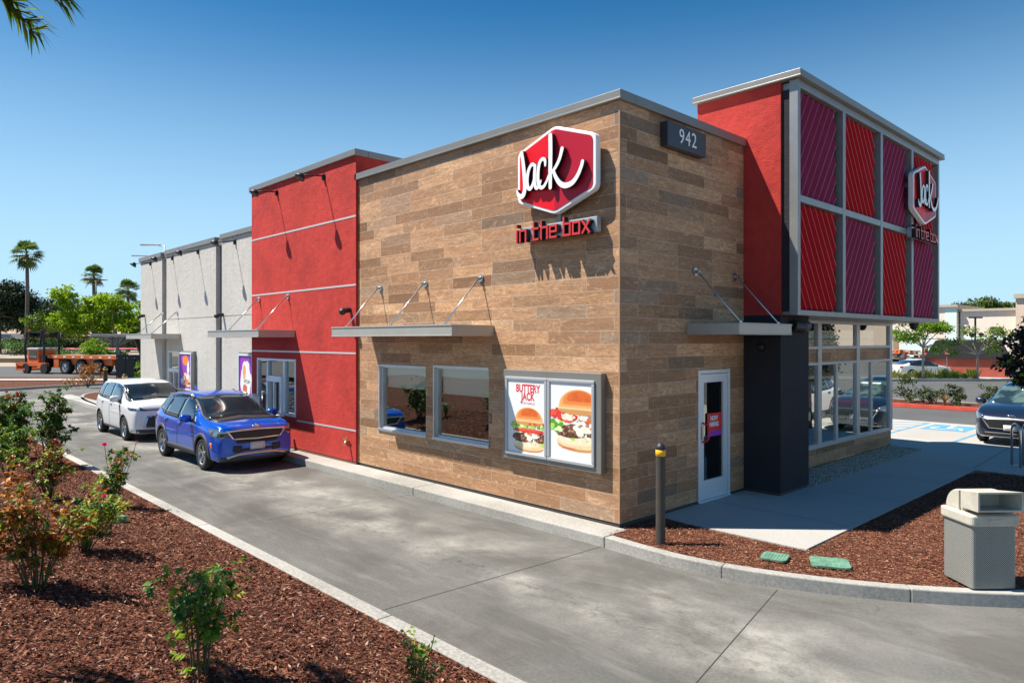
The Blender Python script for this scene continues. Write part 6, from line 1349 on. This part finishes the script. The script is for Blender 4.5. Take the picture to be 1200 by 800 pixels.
# ------------------------------------------------------------------ far left street, bank, building, truck
def band(name, t0, t1, z0, z1, mat, u0=-110, u1=-14, thick=None):
    q = MB(); q.add([V(u0, t0, z0), V(u1, t0, z0), V(u1, t1, z1), V(u0, t1, z1)], [(0, 1, 2, 3)]); return struct(q.build(name, mat))
FK = smoothpath([(-44, 22), (-34, 31), (-28.6, 38.5), (-27.2, 41.5), (-25.2, 44.2), (-21, 46), (-14, 47.2)], 5)
q = MB(); ribbon(q, [tuple(V(u, t).xy) for u, t in FK], 0, .16, -.02, .15); struct(q.build('far_kerb', 'kerb_concrete'))
q = MB(); ps = [V(u - .08, t + .12, .12) for u, t in FK] + [V(-14, 48.0, .12), V(-44, 48.0, .12)]; q.add(ps, [tuple(range(len(ps)))]); struct(q.build('far_mulch_strip', 'mulch'))
band('far_mulch', 43, 51.5, .125, .125, 'mulch', -60, -14) if False else None
q = MB(); q.add([V(-110, 46.8, .16), V(-14, 46.8, .16), V(-14, 48.8, .16), V(-110, 48.8, .16)], [(0, 1, 2, 3)]); struct(q.build('pavement', 'stall_concrete'))
band('verge_mulch', 48.8, 51.3, .15, .13, 'mulch'); band('street', 51.3, 72, .12, .12, 'asphalt')
band('rock_bank', 72, 79, .12, 1.1, 'rock_slope'); band('retaining_wall', 71.9, 72, .1, .5, 'rock_slope') if False else None
band('terrace', 79, 130, 1.1, 2.2, 'rock_slope'); q = MB(); q.box(-40, 22, -.2, .2, 0, .55); o = struct(q.build('retaining_kerb', 'tan_stone')); o.location = V(-50, 74.5, .35); o.rotation_euler = (0, 0, UA)
q = MB(); q.add([(-9, -.6, 0), (9, -.6, 0), (9, .6, .12), (-9, .6, .12)], [(0, 1, 2, 3)]); o = q.build('flower_strip', 'pink_flower'); o.location = V(-50, 86, 1.72); o.rotation_euler = (0, 0, UA); tag(o, 'thin band of pink ground cover before the low brown building', None, None, 'stuff')
T = thing('low_building', 'long low brown building with tan roof across the street', 'building', V(-61, 97, 1.9), UA - R(12))
q = MB(); q.box(-14, 10, 0, 8, -.3, 1.5); q.build('wall', 'brown_wall', T)
q = MB(); q.add([(-14.6, -.6, 1.45), (10.6, -.6, 1.45), (10.6, 8.6, 1.45), (-14.6, 8.6, 1.45), (-11, 4, 3.0), (7, 4, 3.0)], [(0, 1, 5, 4), (1, 2, 5), (2, 3, 4, 5), (3, 0, 4), (0, 3, 2, 1)]); q.build('roof', 'tan_roof', T)
for x in (-9, -2.5, 2.0, 6.0):
    q = MB(); q.box(x, x + 2.6, -.05, -.005, .0, .95); q.build('garage_door', 'grey_box', T)
T = thing('brown_building', 'tall brown building edge just left of the grey wall', 'building', V(-51.2, 95, 1.5), UA); q = MB(); q.box(.8, 9, 0, 8, 0, 6.2); q.build('wall', 'brown_wall', T); q = MB(); q.box(.6, 9.2, -.2, 8.2, 6.2, 6.6); q.build('roof', 'tan_roof', T)
# flatbed trailer with truck mounted forklift
TT = V(-31.6, 55.5, .12)
T = thing('flatbed_trailer', 'orange flatbed trailer with three axles parked across the street', 'trailer', TT, UA - R(24))
q = MB(); q.box(-6.2, 4.5, -1.25, 1.25, 1.33, 1.48); q.box(-6.2, 4.5, -1.3, -1.25, 1.24, 1.52); q.build('deck', 'truck_orange', T)
q = MB(); q.box(-6.1, 4.5, -1.24, 1.24, 1.481, 1.51); q.build('deck_boards', 'tan_stone', T)
q = MB(); q.box(-5.8, 4.5, -.6, -.4, .7, 1.33); q.box(-5.8, 4.5, .4, .6, .7, 1.33); q.box(-4.3, 1.5, -1.0, -.75, .75, 1.3); q.build('chassis', 'truck_orange', T)
for i in range(9):
    q = MB(); q.box(-5.9 + i * 1.05, -5.6 + i * 1.05, -1.312, -1.301, 1.32, 1.42); q.build('reflector', 'sign_white', T)
for x in (-3.75, -1.95, .0):
    for y in (-1.0, 1.0):
        s = 1 if y > 0 else -1; W_ = bpy.data.objects.new('wheel', None); COL.objects.link(W_); W_.parent = T; W_.location = (x if x > -1 else x, y, .62); mx = Matrix.Rotation(R(-90 * s), 4, 'X'); r_ = .62
        q = MB(); q.lathe([(r_ * .6, -.25), (r_ * .92, -.25), (r_, -.18), (r_, .18), (r_ * .92, .25), (r_ * .6, .22), (r_ * .6, -.25)], 28, None, mx); q.build('tyre', 'tyre', W_, smooth=True)
        q = MB(); q.lathe([(r_ * .6, .2), (r_ * .52, .08), (r_ * .3, .06), (r_ * .28, .2), (.001, .22)], 24, 'rim', mx)
        for k in range(8): a = k * .785; q.cyl((math.cos(a) * r_ * .42, math.sin(a) * r_ * .42), .035, .05, .1, 6, 'rim_dark', mx)
        q.build('rim', None, W_)
q = MB(); 
for a in range(8): 
    t0, t1 = R(10 + a * 20), R(30 + a * 20); pass
q.box(-5.0, -4.4, -1.28, -1.2, .5, 1.2); q.build('mudguard', 'truck_orange', T)
T = thing('truck_mounted_forklift', 'orange and black forklift carried at the back of the flatbed trailer', 'forklift', V(-38.5, 57.6, .12), UA - R(24))
q = MB(); q.box(-.72, .72, -.7, .7, .85, 1.9); q.build('cab', 'truck_orange', T, bevel=.06); q = MB(); q.box(-.45, .55, -.73, -.705, 1.15, 1.75); q.build('cab_window', 'car_glass', T); q = MB(); q.box(-.65, .78, -.75, .75, 1.9, 2.08); q.build('cab_roof', 'grey_box', T, bevel=.05)
q = MB(); q.box(-1.6, 1.9, -.9, -.6, .62, .88); q.box(-1.75, -.6, -.95, .9, .25, .38); q.box(-1.75, -1.66, -.95, .9, .25, .85); q.box(-1.75, -.8, -.98, -.95, .78, .86); q.box(.9, 1.6, -.92, -.6, .5, .75); q.build('frame', 'truck_orange', T)
q = MB(); 
for x, lean, z1 in ((-.95, -.4, 3.35), (1.25, .1, 3.1)):
    for y in (-.6, .6): q.tube([(x, y, .8), (x + lean * .5, y, 2.0), (x - lean * .2, y, z1)], .09, 6)
    q.box(x - .15, x + .25, -.65, .65, 2.2, 2.32)
q.box(-1.3, .2, -.1, .1, 3.3, 3.42); q.box(1.05, 1.45, -.65, .65, .5, 1.5); q.build('mast', 'black_metal', T)
q = MB(); q.tube([(-1.2, -.2, 3.42), (-1.2, -.2, 3.6)], .09, 8); q.build('beacon', 'amber', T)
for x, r_ in ((-.55, .42), (1.7, .42)):
    for y in (-.8, .8): q = MB(); q.tube([(x, y - .12, .42), (x, y + .12, .42)], r_, 22); q.build('wheel', 'tyre', T)
# menu board, order canopy
T = thing('menu_board', 'black drive through menu board on the far kerb beside the grey wall', 'menu board', V(-25.6, 45.6, .1), UA)
for x in (0, .62, 1.3):
    q = MB(); q.box(x, x + (.6 if x < 1 else .55), -.1, .1, .12, 1.78); q.build('board_panel', 'black_plastic', T, bevel=.01)
q = MB()
for x in (.08, .52, .72, 1.2):
    for z in (.35, 1.55): q.box(x, x + .04, -.115, -.101, z, z + .04)
q.build('bolt', 'sign_white', T); q = MB(); q.box(-.02, 1.9, -.15, .15, 0, .12); q.build('plinth', 'kerb_concrete', T)
T = thing('order_point', 'white order point cabinet standing behind the black menu board', 'cabinet', V(-24.6, 47.2, .1), UA); q = MB(); q.box(0, 1.25, 0, .5, 0, 2.5); q.build('cabinet', 'sign_white', T, bevel=.02); q = MB(); q.box(.2, 1.05, -.012, -.002, 1.75, 2.2); q.build('screen', 'car_glass', T)
T = thing('order_canopy', 'thin grey canopy on a leaning black post over the menu board', 'canopy', V(-27.2, 46.5, .1), UA)
q = MB(); q.box(.2, 3.6, -1.4, .8, 2.95, 3.12); q.build('canopy_roof', 'canopy_metal', T, bevel=.01); q = MB(); q.tube([(3.05, 0, 0), (2.9, 0, 1.4), (2.3, 0, 2.95)], .16, 4); q.build('post', 'black_metal', T)
q = MB(); q.tube([(.8, 0, 2.95), (.8, 0, 2.2)], .03, 6); q.build('hanger', 'black_metal', T)
def streetlamp(label, loc, h_, heads, mat='grey_box', wd=1.6, group=None):
    T = thing('street_lamp', label, 'street lamp', loc, UA); q = MB(); q.tube([(0, 0, 0), (0, 0, h_)], .09, 10, None, None, .06); q.build('pole', mat, T, smooth=True)
    for s in heads:
        q = MB(); q.tube([(0, 0, h_ - .15), (s * .5, 0, h_ - .05)], .04, 6); a = s * .35; b = s * (wd + .35); x0, x1 = min(a, b), max(a, b)
        q.prism([(x0, -.18, h_ - .04), (x1, -.14, h_), (x1, -.14, h_ + .07), (x0, -.18, h_ + .12)], (0, .34, 0)); q.build('lamp_head', 'sign_white' if mat == 'grey_box' else mat, T, bevel=.02)
    return T
streetlamp('tall lamp with a white head showing over the far end of the grey wall', V(-29.6, 60, 0), 10.9, (-1,), wd=1.7)
streetlamp('lower white lamp head just left of the grey wall top', V(-36.6, 72, 0), 11.4, (-1,), wd=1.9)
streetlamp('black double headed lamp in front of the middle palm trunk', V(-50.8, 86, 1), 9.1, (-1, 1), 'black_metal', 1.0)
T = thing('parked_van', 'pale van roof glimpsed between shrubs at the far left', 'van', V(-65.9, 92, 1.9), UA); q = MB(); q.prism([(-2.6, -.95, .3), (2.4, -.95, .3), (2.5, -.95, .9), (1.6, -.95, 1.1), (1.0, -.95, 1.8), (-2.5, -.95, 1.8)], (0, 1.9, 0)); q.build('body', 'grey_box', T, bevel=.08); q = MB(); q.box(-1.8, .9, -.97, -.955, 1.15, 1.6); q.build('side_window', 'car_glass', T)
for x in (-1.6, 1.5):
    q = MB(); q.tube([(x, -.98, .33), (x, -.7, .33)], .33, 18); q.build('wheel', 'tyre', T)

# ------------------------------------------------------------------ far right lot and store
q = MB(); q.box(-10, 16, 0, .15, 0, .15, 'kerb_concrete'); q.box(-10, 16, .15, 4.4, 0, .12, 'stall_concrete'); o = struct(q.build('far_lot_kerb')); o.location = V(30, 48.6, 0); o.rotation_euler = (0, 0, UA)
T = thing('store_building', 'long beige and mint retail store with flat cornice behind the far lot', 'building', V(49.5, 92, .6))
def wb(x0, x1, y, z1, mat, cor=.35):
    q = MB(); q.box(x0, x1, y, y + 12, 0, z1); q.build('wall', mat, T); q = MB(); q.box(x0 - .15, x1 + .15, y - .3, y + 12, z1, z1 + cor); q.build('cornice', 'cornice', T)
wb(-16, 5.35, 0, 5.7, 'beige_stucco'); wb(5.55, 7.7, -.6, 6.25, 'beige_stucco', .3); wb(7.9, 13.6, 0, 5.7, 'beige_stucco', .28); wb(13.8, 110, -1.5, 7.0, 'tan_wall', .5)
q = MB(); q.box(6.4, 7.65, -.63, -.605, .1, 6.2); q.build('mint_panel', 'mint_stucco', T); q = MB(); q.box(.2, 5.2, -.03, -.005, .1, 2.2); q.build('mint_panel', 'mint_stucco', T)
q = MB(); q.box(-14, 5.3, -.06, -.031, 2.45, 2.75); q.build('trim_band', 'mint_stucco', T); q = MB(); q.box(7.95, 13.5, -.06, -.006, 2.3, 2.7); q.build('trim_band', 'mint_stucco', T)
for x in (.5, 5.6, 10.8):
    q = MB(); q.box(x, x + .7, -.75, -.65, 0, 2.45); q.build('stone_pilaster', 'tan_stone', T)
q = MB(); q.box(11.0, 12.2, -.3, -.01, 3.4, 3.75); q.build('wall_light', 'black_metal', T)
T = thing('enclosure', 'red walled enclosure with dark hipped roof in the far lot', 'enclosure', V(33.0, 52.5, .1), R(12))
q = MB(); q.box(-1.9, 3.4, 0, 3, 0, 1.35); q.build('wall', 'red_wall', T); q = MB(); q.box(-2.02, -1.9, -.06, .06, 0, 1.4); q.build('corner_post', 'sign_white', T)
q = MB(); q.add([(-2.0, -.2, 1.36), (3.5, -.2, 1.36), (3.5, 3.2, 1.36), (-2.0, 3.2, 1.36), (-1.3, 1.4, 2.7), (2.9, 1.4, 2.7)], [(0, 1, 5, 4), (1, 2, 5), (2, 3, 4, 5), (3, 0, 4), (0, 3, 2, 1)]); q.build('roof', 'dark_roof', T)
T = thing('utility_trailer', 'grey boxed trailer piled with orange and red junk in the far lot', 'trailer', V(33.4, 57.0, .1), UA); q = MB(); q.box(-1.2, 2.2, 0, 1.6, .35, 1.2); q.build('box', 'grey_box', T, bevel=.02)
for x in (-.3, 1.4): q = MB(); q.tube([(x, -.05, .33), (x, .15, .33)], .33, 18); q.build('wheel', 'tyre', T)
random.seed(3)
T = thing('junk_pile', 'mixed orange and red junk heaped above the grey trailer', 'junk', V(33.2, 57.4, 1.0), UA); q = MB()
for i in range(46):
    x = random.uniform(-2.6, 2.6); z = random.uniform(.1, .9); s = random.uniform(.08, .28); q.box(x, x + s, random.uniform(0, 1), 1.2, z, z + s * random.uniform(.5, 1.6), random.choice(['junk', 'truck_orange', 'panel_red', 'grey_box', 'tan_stone', 'brown_wall']), Matrix.Rotation(random.uniform(-.2, .2), 4, 'Y'))
q.build('junk_items', None, T)
T = thing('no_entry_sign', 'small round red no entry sign beside the far lot enclosure', 'sign', V(32.0, 51.8, .1), UA); q = MB(); q.tube([(0, 0, 0), (0, 0, 2.1)], .03, 6); q.build('post', 'steel', T)
q = MB(); q.tube([(0, -.035, 1.75), (0, -.05, 1.75)], .24, 24); q.build('sign_disc', 'letter_red', T); q = MB(); q.box(-.16, .16, -.06, -.052, 1.69, 1.81); q.build('sign_bar', 'sign_white', T)
T = thing('street_lamp', 'dark T shaped lamp post with two floodlights before the store', 'street lamp', V(40.8, 62, 0), UA); q = MB(); q.tube([(0, 0, 0), (0, 0, 4.8)], .08, 8); q.box(-.55, .6, -.08, .08, 4.74, 4.86); q.build('post', 'black_metal', T)
for x in (-.42, .42): q = MB(); q.tube([(x, 0, 3.35), (x, -.25, 3.25)], [.16, .2], 10); q.box(min(x, 0), max(x, 0), -.03, .03, 3.05, 3.11); q.build('lamp_head', 'black_metal', T)
T = thing('street_lamp', 'distant grey lamp post beyond the right edge of the store', 'street lamp', V(66, 80, 0), UA); q = MB(); q.tube([(0, 0, 0), (0, 0, 6)], .08, 8); q.build('post', 'steel', T)
